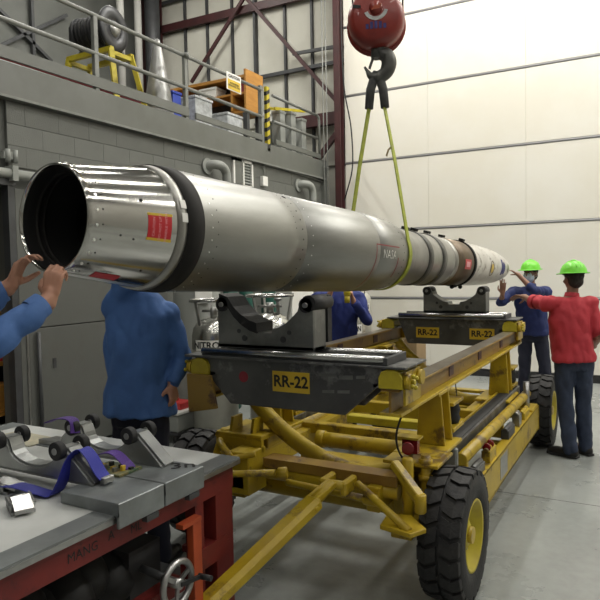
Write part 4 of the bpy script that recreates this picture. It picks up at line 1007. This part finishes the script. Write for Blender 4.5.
ribbon('purple_strap', [(-2.62, 2.10, 1.10), (-2.55, 2.12, 1.125), (-2.47, 2.13, 1.12), (-2.45, 2.12, 1.06)], .05, 'strap_purple', (0, 1, 0), 'purple strap around the left roller of the farther saddle', 'strap')
def ratchet(x, y, rot, label):
    t = thing('ratchet_buckle', label, 'buckle', (x, y, TZ))
    Rm = Matrix.Rotation(rot, 3, 'Z')
    def q(*a):
        g = MB().box(*a); return g
    def fin(g, n, m_):
        for p in g.v: p[:] = Rm @ p + V((x, y, TZ))
        g.build(n, m_, t)
    fin(MB().box(-.07, .07, -.045, .045, 0, .012).box(-.07, .05, -.045, -.039, 0, .045).box(-.07, .05, .039, .045, 0, .045), 'buckle_frame', 'steel')
    g = MB()
    for k in range(4): g.cyl((-.05 + k * .032, -.05, .035), (-.05 + k * .032, .05, .035), .008, n=10)
    fin(g, 'spindle', 'steel')
    fin(MB().hexa([(.0, -.035, .04), (.10, -.035, .012), (.10, .035, .012), (0, .035, .04), (0, -.035, .055), (.105, -.035, .03), (.105, .035, .03), (0, .035, .055)]), 'lever', 'chrome')
ratchet(-2.20, 1.62, -.5, 'steel ratchet buckle at the near end of the blue strap')
ratchet(-2.47, 1.72, .3, 'steel ratchet buckle behind the first one at the left edge')
o = MB().box(-2.0, -1.975, 1.85, 1.91, .957, .985); tag(rebase(o.build('strap_hook', 'steel', bevel=.005), (-1.985, 1.88, .957)), 'steel end hook of the blue strap on the saddle foot', 'hook')
o = MB().box(-2.20, -2.0, 1.96, 2.10, TZ + .052, TZ + .062)
pcb = tag(rebase(o.build('circuit_board', 'board_green'), (-2.1, 2.03, TZ + .052)), 'green circuit board with small parts between the saddles', 'board')
for k in range(9): MB().box(-2.185 + .02 * k, -2.17 + .02 * k, 1.98 + .03 * (k % 3), 2.0 + .03 * (k % 3), TZ + .062, TZ + .062 + .01 + .004 * (k % 4)).build('component', ('steel', 'label_yellow', 'ink_black')[k % 3], pcb)
o = MB().hexa([(-3.35, 2.22, TZ + .001), (-2.95, 2.24, TZ + .001), (-2.93, 2.42, TZ + .001), (-3.3, 2.44, TZ + .001), (-3.35, 2.22, TZ + .006), (-2.95, 2.24, TZ + .006), (-2.93, 2.42, TZ + .006), (-3.3, 2.44, TZ + .006)])
tag(rebase(o.build('paper_sheets', 'paper'), (-3.1, 2.3, TZ + .001)), 'yellowed papers at the far left end of the table', 'papers')
o = MB().box(-2.95, -2.2, 2.30, 2.34, TZ + .001, TZ + .03).box(-2.95, -2.2, 2.36, 2.42, TZ + .001, TZ + .02)
tag(rebase(o.build('metal_rule', 'alu', bevel=.002), (-2.5, 2.36, TZ + .001)), 'bare metal bars lying behind the farther saddle', 'bar')

# ------------------------------------------------------------------ nitrogen dewars, gas bottles, cart by the wall
def dewar(x, y, r, h, label, ringed, lab_z, m='dewar_steel', low='dewar_white', word='NITROGEN', turn=0.0, ts=.085):
    t = thing('nitrogen_dewar', label, 'tank', (x, y, 0), 'liquid nitrogen dewars by the wall')
    MB().lathe([(.05, r * .9), (.06, r), (h - .35, r)], (x, y, 0), (0, 0, 1), 40).build('lower_shell', low, t)
    MB().lathe([(h - .35, r), (h - .34, r * 1.005), (h - .2, r * 1.0), (h - .12, r * .93), (h - .06, r * .75), (h - .02, r * .45), (h, r * .18), (h, 0)], (x, y, 0), (0, 0, 1), 40).build('dome', m, t)
    MB().lathe([(0, r * .8), (.05, r * .9), (.05, r * .7)], (x, y, 0), (0, 0, 1), 30).build('foot_ring', 'steel_dark', t)
    if ringed:
        MB().lathe([(h + .16, r * 1.02), (h + .16, r * 1.10), (h + .19, r * 1.10), (h + .19, r * 1.02)], (x, y, 0), (0, 0, 1), 40, close=True).build('handling_ring', 'chrome', t)
        for k in range(3):
            a = 2 * PI * k / 3 + .3; c_, s_ = math.cos(a) * r, math.sin(a) * r
            MB().bar((x + c_ * .8, y + s_ * .8, h - .1), (x + c_ * 1.03, y + s_ * 1.03, h + .17), .04, .012).build('ring_leg', 'steel', t)
    MB().cyl((x, y, h), (x, y, h + .1), .04).cyl((x - .12, y - .05, h + .06), (x + .12, y + .05, h + .06), .015).cyl((x + .1, y, h - .02), (x + .1, y, h + .14), .018).cyl((x + .1, y, h + .12), (x + .1, y, h + .15), .04).build('valve_head', 'steel', t)
    vd = math.atan2(-y, -x) + turn; rr = r + .002; g = MB(); vs = []; fs = []
    for i in range(17):
        a = vd - .95 + 1.9 * i / 16
        for z in (lab_z - .055, lab_z + .055): vs.append((x + math.cos(a) * rr, y + math.sin(a) * rr, z))
    for i in range(16): fs.append((2 * i, 2 * i + 2, 2 * i + 3, 2 * i + 1))
    lb_ = g.add(vs, fs, True).build('name_band', 'label_white', t)
    text(word, ts, lambda a, b: (x + math.cos(vd + a / rr) * (rr + .002), y + math.sin(vd + a / rr) * (rr + .002), lab_z + b), 'ink_black', lb_, bold=.003)
    return t
dewar(-4.09, 5.45, .24, 1.36, 'steel dewar with NITROGEN band, leftmost, behind the near carriage', True, 1.07, ts=.10)
dewar(-3.55, 5.72, .235, 1.40, 'steel dewar with a wide top ring seen through the near cradle', True, .95)
dewar(-3.35, 7.2, .24, 1.40, 'steel dewar mostly hidden behind the standing person in royal blue', True, 1.1)
dewar(-3.72, 8.30, .245, 1.56, 'pale dewar with NITROGEN band beside the white hangar door', False, 1.30, low='dewar_white', m='dewar_white', turn=.1)
o = MB().lathe([(0, .2), (.05, .26), (.3, .28), (1.6, .28), (1.85, .2), (1.95, .06), (1.97, 0)], (-4.75, 6.0, 0), (0, 0, 1), 32)
tk = tag(rebase(o.build('grey_tank', 'cabinet_grey'), (-4.75, 6.0, 0)), 'tall dark grey tank with a white sheet taped on, behind the leftmost dewar', 'tank')
MB().prism([(-.1, 0), (.1, 0), (.1, .28), (-.1, .28)], (-4.52, 5.83, 1.48), (.62, .78, 0), (0, 0, 1), (.002, -.002, 0)).build('paper_sheet', 'label_white', tk)
MB().prism([(-.1, 0), (.1, 0), (.1, .28), (-.1, .28)], (-4.50, 5.81, 1.48), (.62, .78, 0), (0, 0, 1), (.002, -.002, 0)).build('paper_sheet', 'label_white', tk)
for q, (x, y, lab) in enumerate(((-4.9, 6.9, 'dark green gas cylinder against the block wall, left of three'), (-4.95, 7.35, 'dark green gas cylinder against the block wall, middle of three'), (-4.95, 7.95, 'dark green gas cylinder against the block wall, right of three'))):
    o = MB().lathe([(0, .10), (.02, .115), (1.45, .115), (1.6, .09), (1.68, .045), (1.72, .04), (1.72, 0)], (x, y, 0), (0, 0, 1), 24).cyl((x, y, 1.72), (x, y, 1.80), .02).cyl((x, y, 1.78), (x, y, 1.81), .04)
    tag(rebase(o.build('gas_cylinder', 'gas_green'), (x, y, 0)), lab, 'cylinder')
o = MB().box(-5.1, -4.5, 7.12, 7.2, .9, 1.72)
tag(rebase(MB().box(-5.15, -4.75, 8.3, 9.0, 0, 1.65).box(-5.16, -4.74, 8.29, 9.01, 1.6, 1.66).build('equipment_cabinet', 'label_white', bevel=.01), (-4.95, 8.6, 0)), 'white cabinet against the block wall right of the green cylinders', 'cabinet')
# white equipment cart with red case
ct = thing('equipment_cart', 'low white and grey cart on the floor behind the person in light blue', 'cart', (-4.5, 5.3, 0))
MB().box(-5.08, -4.38, 5.15, 5.55, .13, .32).build('body', 'cabinet_grey', ct, bevel=.02)
MB().box(-5.1, -4.36, 5.13, 5.57, .32, .35).build('lid', 'label_white', ct, bevel=.008)
MB().box(-5.08, -4.38, 5.15, 5.55, .10, .13).build('base', 'steel_dark', ct)
for (x, y) in ((-5.03, 5.2), (-4.43, 5.2), (-5.03, 5.5), (-4.43, 5.5)): MB().cyl((x - .02, y, .05), (x + .02, y, .05), .05, n=16).build('caster', 'black_rubber', ct)
o = MB().box(-4.78, -4.42, 5.25, 5.45, .35, .43).box(-4.68, -4.53, 5.32, 5.38, .43, .46); tag(rebase(o.build('red_case', 'red_plastic', bevel=.015), (-4.4, 5.3, .35)), 'red case lying on the low white cart', 'case')
o = MB().box(-3.10, -2.73, 8.1, 8.5, 0, .96).box(-2.95, -2.87, 8.09, 8.095, .2, .96)
tag(rebase(o.build('cardboard_box', 'cardboard', bevel=.01), (-2.9, 8.3, 0)), 'tall cardboard box standing between the trailer beams', 'box')

# ------------------------------------------------------------------ people
class Fig:
    """collects overlapping closed tapered shapes; fuse() grows one continuous surface from them"""
    def __init__(s): s.mb = MB()
    def cap(s, a, b, ra, rb, n=14):
        a = V(a); b = V(b); d = b - a; L_ = d.length
        if L_ < 1e-4: s.mb.ball(a, ra, n); return s
        sx, u, d = frame(d); prof = []
        for i in range(5): t = PI / 2 * i / 4; prof.append((-ra * math.cos(t), max(ra * math.sin(t), 1e-4)))
        for i in range(5): t = PI / 2 * i / 4; prof.append((L_ + rb * math.sin(t), max(rb * math.cos(t), 1e-4)))
        s.mb.lathe(prof, a, d, n, cap=True); return s
    def chain(s, pts, rs):
        for i in range(len(pts) - 1): s.cap(pts[i], pts[i + 1], rs[i], rs[i + 1])
        return s
    def ball(s, c, r, sc=(1, 1, 1), rot=None): s.mb.ball(c, r, 16, sc, rot); return s
    def loft(s, rings, n=24):
        """rings: (centre, side vector * half width, front vector * half depth)"""
        vs = []; fs = []
        for (c, a, b) in rings:
            c = V(c)
            for k in range(n):
                t = 2 * PI * k / n; ct, st_ = math.cos(t), math.sin(t)
                f = 1 / (abs(ct) ** 2.5 + abs(st_) ** 2.5) ** (1 / 2.5)
                vs.append(c + V(a) * ct * f + V(b) * st_ * f)
        for i in range(len(rings) - 1):
            for k in range(n): fs.append((i * n + k, i * n + (k + 1) % n, (i + 1) * n + (k + 1) % n, (i + 1) * n + k))
        fs.append(list(range(n))[::-1]); m = (len(rings) - 1) * n; fs.append([m + k for k in range(n)])
        s.mb.add(vs, fs, True); return s
    def fuse(s, name, m, parent, vox=.009, smooth=4, folds=0.0, fscale=.12, seed=0):
        me = s.mb.mesh(name, origin(parent))
        o = bpy.data.objects.new(name, me); C.objects.link(o)
        r = o.modifiers.new('r', 'REMESH'); r.mode = 'VOXEL'; r.voxel_size = vox; r.use_smooth_shade = True
        q = o.modifiers.new('s', 'SMOOTH'); q.iterations = smooth; q.factor = .5
        dg = bpy.context.evaluated_depsgraph_get()
        me2 = bpy.data.meshes.new_from_object(o.evaluated_get(dg)); bpy.data.objects.remove(o)
        if folds:
            me2.calc_loop_triangles()
            ns = [v.normal.copy() for v in me2.vertices]
            for v, n_ in zip(me2.vertices, ns):
                p = v.co; q_ = V((p.x * 1.0, p.y * 1.0, p.z * .55)) / fscale + V((seed, seed, 0))
                f = abs(noise.noise(q_)) * 1.6 + .4 * noise.noise(q_ * 2.3)
                v.co += n_ * (f - .35) * folds
        me2.materials.clear(); me2.name = name
        return link(name, me2, m, parent)

def hand(F, wrist, d, palm, thumb_side, curl=(.3, .5, .4), size=1.0, spread=.12, thumb_curl=.5):
    """d: direction of the fingers, palm: palm normal, thumb_side: +1/-1 along d x palm"""
    d = V(d).normalized(); pn = V(palm); pn = (pn - d * pn.dot(d)).normalized(); sd = d.cross(pn) * thumb_side
    w = V(wrist); k = size
    F.cap(w - d * .02, w + d * .02 * k, .027 * k, .025 * k)
    lens = [(.043, .026, .020), (.047, .030, .022), (.044, .028, .021), (.034, .021, .018)]
    for i in range(4):
        off = (.030 - .020 * i)
        kn = w + d * (.092 - (.0, -.003, .0, .008)[i]) * k + sd * off * k - pn * .004
        F.cap(w + d * .018 * k + sd * off * .65 * k, kn, .0145 * k, .0115 * k)
        a = -spread * (i - 1.4) * .9 * -1
        dd = (d + sd * (-.10 * (i - 1.2) * spread * 8)).normalized(); p = kn; ang = 0; r = .0095 * k - .0006 * i
        for j_, L_ in enumerate(lens[i]):
            ang += curl[j_] * (1 + .08 * i)
            q = p + (dd * math.cos(ang) + pn * math.sin(ang)) * L_ * k
            F.cap(p, q, r, r * .93); r *= .93; p = q
    t0 = w + d * .022 * k + sd * .026 * k + pn * .006; t1 = t0 + (d * .55 + sd * .75 + pn * .35).normalized() * .040 * k
    t2 = t1 + (d * .85 + sd * .25 + pn * thumb_curl).normalized() * .032 * k; t3 = t2 + (d * .8 - sd * .1 + pn * thumb_curl * 1.3).normalized() * .025 * k
    F.chain([t0, t1, t2, t3], [.016 * k, .013 * k, .0115 * k, .009 * k])

def head(F, c, fwd, up, k=1.0):
    """skull, jaw, nose, ears, lips; c = centre of the head"""
    c = V(c); fwd = V(fwd).normalized(); up = V(up); up = (up - fwd * up.dot(fwd)).normalized(); sd = fwd.cross(up)
    rot = Matrix((sd, fwd, up)).transposed()
    F.ball(c + up * .025 * k - fwd * .012, .094 * k, (.82, 1.03, .95), rot)
    F.ball(c - up * .035 * k + fwd * .022, .073 * k, (.83, .92, 1.05), rot)
    F.ball(c - up * .085 * k + fwd * .045, .034 * k, (1.1, .9, .8), rot)
    F.cap(c + up * .015 * k + fwd * .088 * k, c - up * .022 * k + fwd * .106 * k, .009 * k, .014 * k)
    F.cap(c - up * .022 * k + fwd * .094 * k + sd * .011 * k, c - up * .022 * k + fwd * .094 * k - sd * .011 * k, .009 * k, .009 * k)
    F.cap(c + up * .032 * k + fwd * .079 * k + sd * .035 * k, c + up * .032 * k + fwd * .079 * k - sd * .035 * k, .011 * k, .011 * k)
    for q in (-1, 1):
        F.ball(c + sd * q * .078 * k - up * .005 * k - fwd * .005, .03 * k, (.35, .62, 1.0), rot)
        F.ball(c + sd * q * .045 * k - up * .02 * k + fwd * .062 * k, .022 * k)
    F.cap(c - up * .048 * k + fwd * .087 * k + sd * .020 * k, c - up * .048 * k + fwd * .087 * k - sd * .020 * k, .0065 * k, .0065 * k)
    F.cap(c - up * .057 * k + fwd * .084 * k + sd * .015 * k, c - up * .057 * k + fwd * .084 * k - sd * .015 * k, .007 * k, .007 * k)
    return sd, fwd, up

def person(label, base, J, shirt, pants, skin='skin', hem=.88, long_coat=False, hat=False, mask=False, sleeves='long', hands=None, vox=.009, seed=1, tag_group=None, wk=1.0, off=(0, 0, 0)):
    for k_ in J:
        if k_ not in ('fwd', 'face', 'toe', 'toeL', 'headup'): J[k_] = V(J[k_]) + V(off)
    """J: joints in world coordinates: hip, chest, neck, head, fwd, face; sh/el/wr (L,R); hp/kn/an (L,R)"""
    t = thing('person', label, 'person', base, tag_group)
    fwd = V(J['fwd']).normalized(); sd = fwd.cross(V((0, 0, 1))).normalized()   # sd = person's right
    SDN = sd; sd = sd * wk
    hip, chest, neck, hc = V(J['hip']), V(J['chest']), V(J['neck']), V(J['head'])
    def torso(F, e):
        wst = hip.lerp(chest, .42)
        F.loft([(hip - V((0, 0, .09)), sd * (.150 + e), fwd * (.105 + e)), (hip, sd * (.168 + e), fwd * (.118 + e)), (wst, sd * (.155 + e), fwd * (.115 + e)),
                (chest, sd * (.172 + e), fwd * (.120 + e)), (chest.lerp(neck, .45), sd * (.165 + e), fwd * (.105 + e)), (chest.lerp(neck, .8), sd * (.115 + e), fwd * (.075 + e)), (neck, sd * (.062 + e * .3), fwd * (.06 + e * .3))])
    B = Fig(); torso(B, 0)
    for q in ('L', 'R'):
        B.cap(chest.lerp(neck, .55), V(J['sh' + q]), .075, .06)
        B.chain([V(J['sh' + q]), V(J['el' + q]), V(J['wr' + q])], [.053, .040, .027])
        B.cap(V(J['el' + q]).lerp(V(J['wr' + q]), .12), V(J['el' + q]).lerp(V(J['wr' + q]), .5), .042, .036)
        hp, kn, an = V(J['hp' + q]), V(J['kn' + q]), V(J['an' + q])
        B.chain([hp, kn, an], [.082, .052, .036]); B.cap(kn.lerp(an, .12), kn.lerp(an, .45), .052, .05)
        B.cap(an, an + V(J.get('toe', fwd)) * .13 - V((0, 0, .05)), .036, .03)
        if hands and q in hands: hand(B, V(J['wr' + q]), *hands[q])
    B.cap(neck - V((0, 0, .03)), hc - V((0, 0, .05)), .056, .052)
    hs, hf, hu = head(B, hc, J['face'], V(J.get('headup', (0, 0, 1))))
    B.fuse('body', skin, t, vox, 3)
    # trousers
    P = Fig()
    P.loft([(hip - V((0, 0, .12)), sd * .160, fwd * .116), (hip, sd * .170, fwd * .120), (hip + V((0, 0, .06)), sd * .150, fwd * .105)])
    for q in ('L', 'R'):
        hp, kn, an = V(J['hp' + q]), V(J['kn' + q]), V(J['an' + q])
        P.chain([hp, kn, an + V((0, 0, .0))], [.096, .074, .068]); P.cap(kn, kn.lerp(an, .5), .073, .071)
        P.cap(an + V((0, 0, .03)), an - V((0, 0, .015)), .070, .062)
    P.fuse('trousers', pants, t, .012, 3, .012, .10, seed)
    # shirt
    S = Fig(); e = .018
    bot = hip - V((0, 0, hip.z - hem))
    wst = hip.lerp(chest, .42); fl_ = .03 if long_coat else .02
    S.loft([(bot, sd * (.178 + fl_), fwd * (.132 + fl_)), (hip, sd * (.172 + e + fl_ * .6), fwd * (.122 + e + fl_ * .6)), (wst, sd * (.162 + e), fwd * (.122 + e)),
            (chest, sd * (.174 + e), fwd * (.122 + e)), (chest.lerp(neck, .45), sd * (.168 + e), fwd * (.108 + e)), (chest.lerp(neck, .8), sd * (.118 + e), fwd * (.078 + e)), (neck - V((0, 0, .005)), sd * .070, fwd * .070)])
    for q in ('L', 'R'):
        S.cap(chest.lerp(neck, .55), V(J['sh' + q]), .090, .078)
        el, wr, sh = V(J['el' + q]), V(J['wr' + q]), V(J['sh' + q])
        if sleeves == 'long': S.chain([sh, el, el.lerp(wr, .86)], [.074, .058, .046])
        elif sleeves == 'half': S.chain([sh, sh.lerp(el, .82)], [.074, .066])
        elif sleeves == 'rolled': S.chain([sh, el, el.lerp(wr, .25)], [.074, .060, .058])
    sh_o = S.fuse('shirt' if not long_coat else 'lab_coat', shirt, t, .011, 3, .016, .11, seed + 3)
    MB().lathe([(-.012, .071), (.028, .064), (.030, .058), (-.01, .060)], neck, (hc - neck), 24).build('collar', shirt, t)
    for q in ('L', 'R'):
        el, wr, sh = V(J['el' + q]), V(J['wr' + q]), V(J['sh' + q])
        if sleeves == 'long':
            c_ = el.lerp(wr, .88); MB().lathe([(-.03, .046), (.02, .044), (.022, .036), (-.02, .036)], c_, (wr - el), 20).build('cuff', shirt, t)
        elif sleeves == 'half':
            c_ = sh.lerp(el, .86); MB().lathe([(-.03, .070), (.03, .072), (.03, .060), (-.02, .06)], c_, (el - sh), 20).build('cuff', shirt, t)
    # shoes
    toe = V(J.get('toe', fwd)).normalized()
    for q in ('L', 'R'):
        an = V(J['an' + q]); g = Fig(); z0 = V((an.x, an.y, .045))
        tq = V(J.get('toe' + q, toe)).normalized()
        g.cap(an, z0 - tq * .03 + V((0, 0, .01)), .05, .045).cap(z0 - tq * .035, z0 + tq * .13, .044, .046).cap(z0 + tq * .12, z0 + tq * .19 - V((0, 0, .008)), .045, .036)
        so = g.fuse('shoe', 'black_leather', t, .01, 3)
        s2 = tq.cross(V((0, 0, 1)))
        MB().prism([(-.075, -.035), (-.04, -.045), (.08, -.045), (.16, -.052), (.22, -.035), (.235, 0), (.22, .035), (.16, .052), (.08, .045), (-.04, .045), (-.075, .035)], (z0.x, z0.y, .004), tq, s2, (0, 0, .018)).build('sole', 'black_rubber', so, bevel=.003)
    # eyes, hair, hat, mask
    for q in (-1, 1):
        p = hc + hs * q * .032 + hu * .012 + hf * .077
        ey = MB().ball(p, .012, 12).build('eye', 'eye_white', t)
        MB().ball(p + hf * .0085, .006, 10).build('iris', 'hair_dark', ey)
    for q in (-1, 1):
        MB().tube([hc + hs * q * .018 + hu * .036 + hf * .088, hc + hs * q * .034 + hu * .041 + hf * .087, hc + hs * q * .050 + hu * .034 + hf * .078], [.003, .004, .0025], n=6).build('eyebrow', 'hair_dark', t)
    rot = Matrix((hs, hf, hu)).transposed()
    H = Fig(); H.ball(hc + hu * .036 - hf * .022, .099, (.86, 1.0, .93), rot); H.ball(hc - hu * .02 - hf * .045, .075, (.98, .8, .95), rot)
    H.fuse('hair', 'hair_dark', t, .008, 2, .004, .03, seed)
    if mask:
        M_ = Fig(); M_.ball(hc - hu * .045 + hf * .055, .066, (1.08, .98, 1.05), rot)
        mk = M_.fuse('face_mask', 'mask_blue', t, .006, 3)
        for q in (-1, 1):
            for z in (-.02, -.06): MB().tube([hc + hs * q * .05 + hu * z + hf * .07, hc + hs * q * .082 + hu * (z * .5) + hf * .0], .002, n=5).build('ear_loop', 'label_white', mk)
    if hat:
        hcz = hc + hu * .062 - hf * .008
        a_ = MB(); prof = [(.115, 0), (.112, .03), (.10, .065), (.075, .098), (.04, .118), (0, .127), (-.004, .128)]
        vs = []; fs = []; n = 40
        brim = [(-.004, .150), (-.012, .152), (-.010, .128)]
        for (z, r) in prof + brim:
            for k in range(n):
                a = 2 * PI * k / n; x, y = math.cos(a), math.sin(a)
                rr = r * (1 + (.10 * max(0, y) if r > .13 else 0))
                vs.append(hcz + hs * x * rr * .93 + hf * y * rr * 1.08 + hu * z)
        m = len(prof + brim)
        for i in range(m - 1):
            for k in range(n): fs.append((i * n + k, i * n + (k + 1) % n, (i + 1) * n + (k + 1) % n, (i + 1) * n + k))
        a_.add(vs, fs, True); ho = a_.build('hard_hat', 'hat_green', t)
        for x in (-.035, 0, .035):
            pts = [hcz + hs * x + hf * .127 * math.sin(u) * .98 + hu * (.117 - abs(x) * .25) * math.cos(u) for u in [-1.15 + 2.3 * i / 12 for i in range(13)]]
            MB().tube(pts, .006 if x else .009, n=8).build('crown_ridge', 'hat_green', ho)
        MB().lathe([(-.02, .10), (.0, .10), (.0, .092), (-.02, .092)], hcz, hu, 24).build('headband', 'ink_black', ho)
    return t

# red shirt, seen from behind, left arm stretched towards the other technician
person('person in red short sleeved shirt, jeans and green hard hat, seen from behind', (-.62, 6.55, 0), dict(
    fwd=(-.42, .9, 0), face=(-.62, .78, -.05), hip=(-.65, 6.53, .96), chest=(-.69, 6.55, 1.31), neck=(-.67, 6.58, 1.54), head=(-.66, 6.60, 1.70),
    shL=(-.88, 6.48, 1.47), elL=(-1.03, 6.62, 1.48), wrL=(-1.15, 6.82, 1.52),
    shR=(-.51, 6.64, 1.46), elR=(-.445, 6.60, 1.15), wrR=(-.50, 6.84, 1.03),
    hpL=(-.73, 6.49, .90), knL=(-.72, 6.48, .49), anL=(-.67, 6.46, .09), hpR=(-.57, 6.57, .90), knR=(-.57, 6.60, .49), anR=(-.55, 6.62, .09),
    toe=(-.75, .66, 0), toeL=(-.9, .3, 0)), 'red_shirt', 'jeans', hem=.92, hat=True, wk=1.0, sleeves='half', skin='skin_dark',
    hands=dict(L=((-.85, .5, -.05), (-.3, -.3, -1), -1, (.25, .35, .3)), R=((-.5, .8, -.1), (-.8, -.4, -.2), 1, (.5, .7, .5))), seed=2, off=(.015, -.03, 0))
# navy shirt with mask, holding the nose of the rocket
person('person in navy shirt, face mask and green hard hat steadying the rocket nose', (-1.34, 8.45, 0), dict(
    fwd=(-.22, -.97, 0), face=(-.30, -.95, -.05), hip=(-1.31, 8.50, 1.0), chest=(-1.335, 8.47, 1.36), neck=(-1.33, 8.46, 1.58), head=(-1.33, 8.44, 1.735),
    shR=(-1.53, 8.43, 1.50), elR=(-1.65, 8.22, 1.38), wrR=(-1.60, 8.06, 1.50),
    shL=(-1.14, 8.43, 1.50), elL=(-1.24, 8.14, 1.53), wrL=(-1.43, 8.16, 1.73),
    hpR=(-1.40, 8.50, .96), knR=(-1.41, 8.46, .50), anR=(-1.44, 8.50, .09), hpL=(-1.22, 8.50, .96), knL=(-1.16, 8.46, .50), anL=(-1.12, 8.50, .09)),
    'navy_shirt', 'navy_pants', hem=.95, hat=True, mask=True, sleeves='rolled', skin='skin_dark', wk=1.05,
    hands=dict(R=((.05, -.05, 1), (0, .9, .3), 1, (.15, .3, .2)), L=((-.85, -.05, .5), (-.5, -.1, -.8), -1, (.2, .3, .3), .95)), seed=5)
# royal blue jacket behind the trailer
p3 = person('person in royal blue jacket standing behind the left trailer beam, head hidden by the rocket', (-2.88, 5.95, 0), dict(
    fwd=(.55, -.83, 0), face=(.7, -.7, .1), hip=(-2.88, 5.98, 1.0), chest=(-2.86, 5.96, 1.38), neck=(-2.84, 5.95, 1.62), head=(-2.82, 5.94, 1.79),
    shR=(-3.04, 5.86, 1.54), elR=(-2.96, 5.66, 1.36), wrR=(-2.78, 5.62, 1.60), shL=(-2.68, 6.06, 1.54), elL=(-2.56, 6.02, 1.30), wrL=(-2.62, 5.82, 1.52),
    hpR=(-2.96, 5.92, .95), knR=(-2.96, 5.92, .50), anR=(-2.97, 5.93, .09), hpL=(-2.79, 6.04, .95), knL=(-2.78, 6.04, .50), anL=(-2.78, 6.05, .09)),
    'royal_shirt', 'navy_pants', hem=.82, long_coat=True, sleeves='long', wk=1.1,
    hands=dict(R=((.3, .1, .9), (.6, .5, -.3), 1, (.3, .4, .3)), L=((-.1, -.3, .9), (-.6, -.3, 0), -1, (.6, .9, .6))), seed=8)
o = MB().ball((-2.65, 5.74, 1.60), .045, 12, (.8, .8, 1.25)).cyl((-2.65, 5.74, 1.50), (-2.65, 5.74, 1.57), .028)
tag(rebase(o.build('yellow_glove', 'yellow_bright'), (-2.65, 5.74, 1.50)), 'bright yellow object held by the person in royal blue', 'glove')
# light blue lab coat, behind the table
person('person in light blue lab coat behind the table, one arm raised under the rocket', (-2.82, 2.95, 0), dict(
    fwd=(-.15, .98, 0), face=(.5, .85, .2), hip=(-2.87, 3.05, 1.02), chest=(-2.85, 3.04, 1.44), neck=(-2.84, 3.05, 1.75), head=(-2.80, 3.10, 1.91),
    shL=(-2.99, 2.98, 1.63), elL=(-2.84, 2.94, 1.80), wrL=(-2.56, 2.90, 1.93), shR=(-2.68, 3.12, 1.58), elR=(-2.62, 3.18, 1.30), wrR=(-2.63, 3.08, 1.16),
    hpR=(-2.78, 3.08, .97), knR=(-2.77, 3.08, .50), anR=(-2.76, 3.08, .09), hpL=(-2.96, 3.04, .97), knL=(-2.97, 3.04, .50), anL=(-2.98, 3.04, .09)),
    'blue_shirt', 'navy_pants', hem=.96, long_coat=True, sleeves='long', wk=1.12,
    hands=dict(L=((.75, -.1, .6), (.5, 0, -.8), -1, (.2, .3, .3)), R=((.05, .1, -1), (-.9, .1, 0), -1, (.5, .7, .5))), seed=11, off=(.10, -.15, 0))
# at the open end, mostly outside the frame: both hands on the rim
person('person in blue shirt at the left edge, both hands on the rocket rim', (-2.55, .78, 0), dict(
    fwd=(.55, .83, 0), face=(.5, .8, .15), hip=(-2.52, .80, .95), chest=(-2.42, .95, 1.30), neck=(-2.38, 1.02, 1.52), head=(-2.34, 1.08, 1.68),
    shL=(-2.50, 1.14, 1.44), elL=(-2.28, 1.22, 1.56), wrL=(-2.04, 1.50, 1.80),
    shR=(-2.22, .93, 1.43), elR=(-1.90, 1.13, 1.50), wrR=(-1.84, 1.505, 1.752),
    hpR=(-2.45, .73, .92), knR=(-2.46, .74, .50), anR=(-2.50, .66, .09), hpL=(-2.59, .85, .92), knL=(-2.60, .86, .50), anL=(-2.64, .82, .09), toe=(.6, .8, 0)),
    'blue_shirt', 'navy_pants', hem=.90, sleeves='long',
    hands=dict(L=((.25, .35, .85), (.75, .35, -.2), 1, (.35, .7, .6), .90, .06, .5), R=((-.05, .30, .95), (-.35, .9, -.1), 1, (.6, 1.1, .8), .95, .03, .5)), vox=.0055, seed=14)
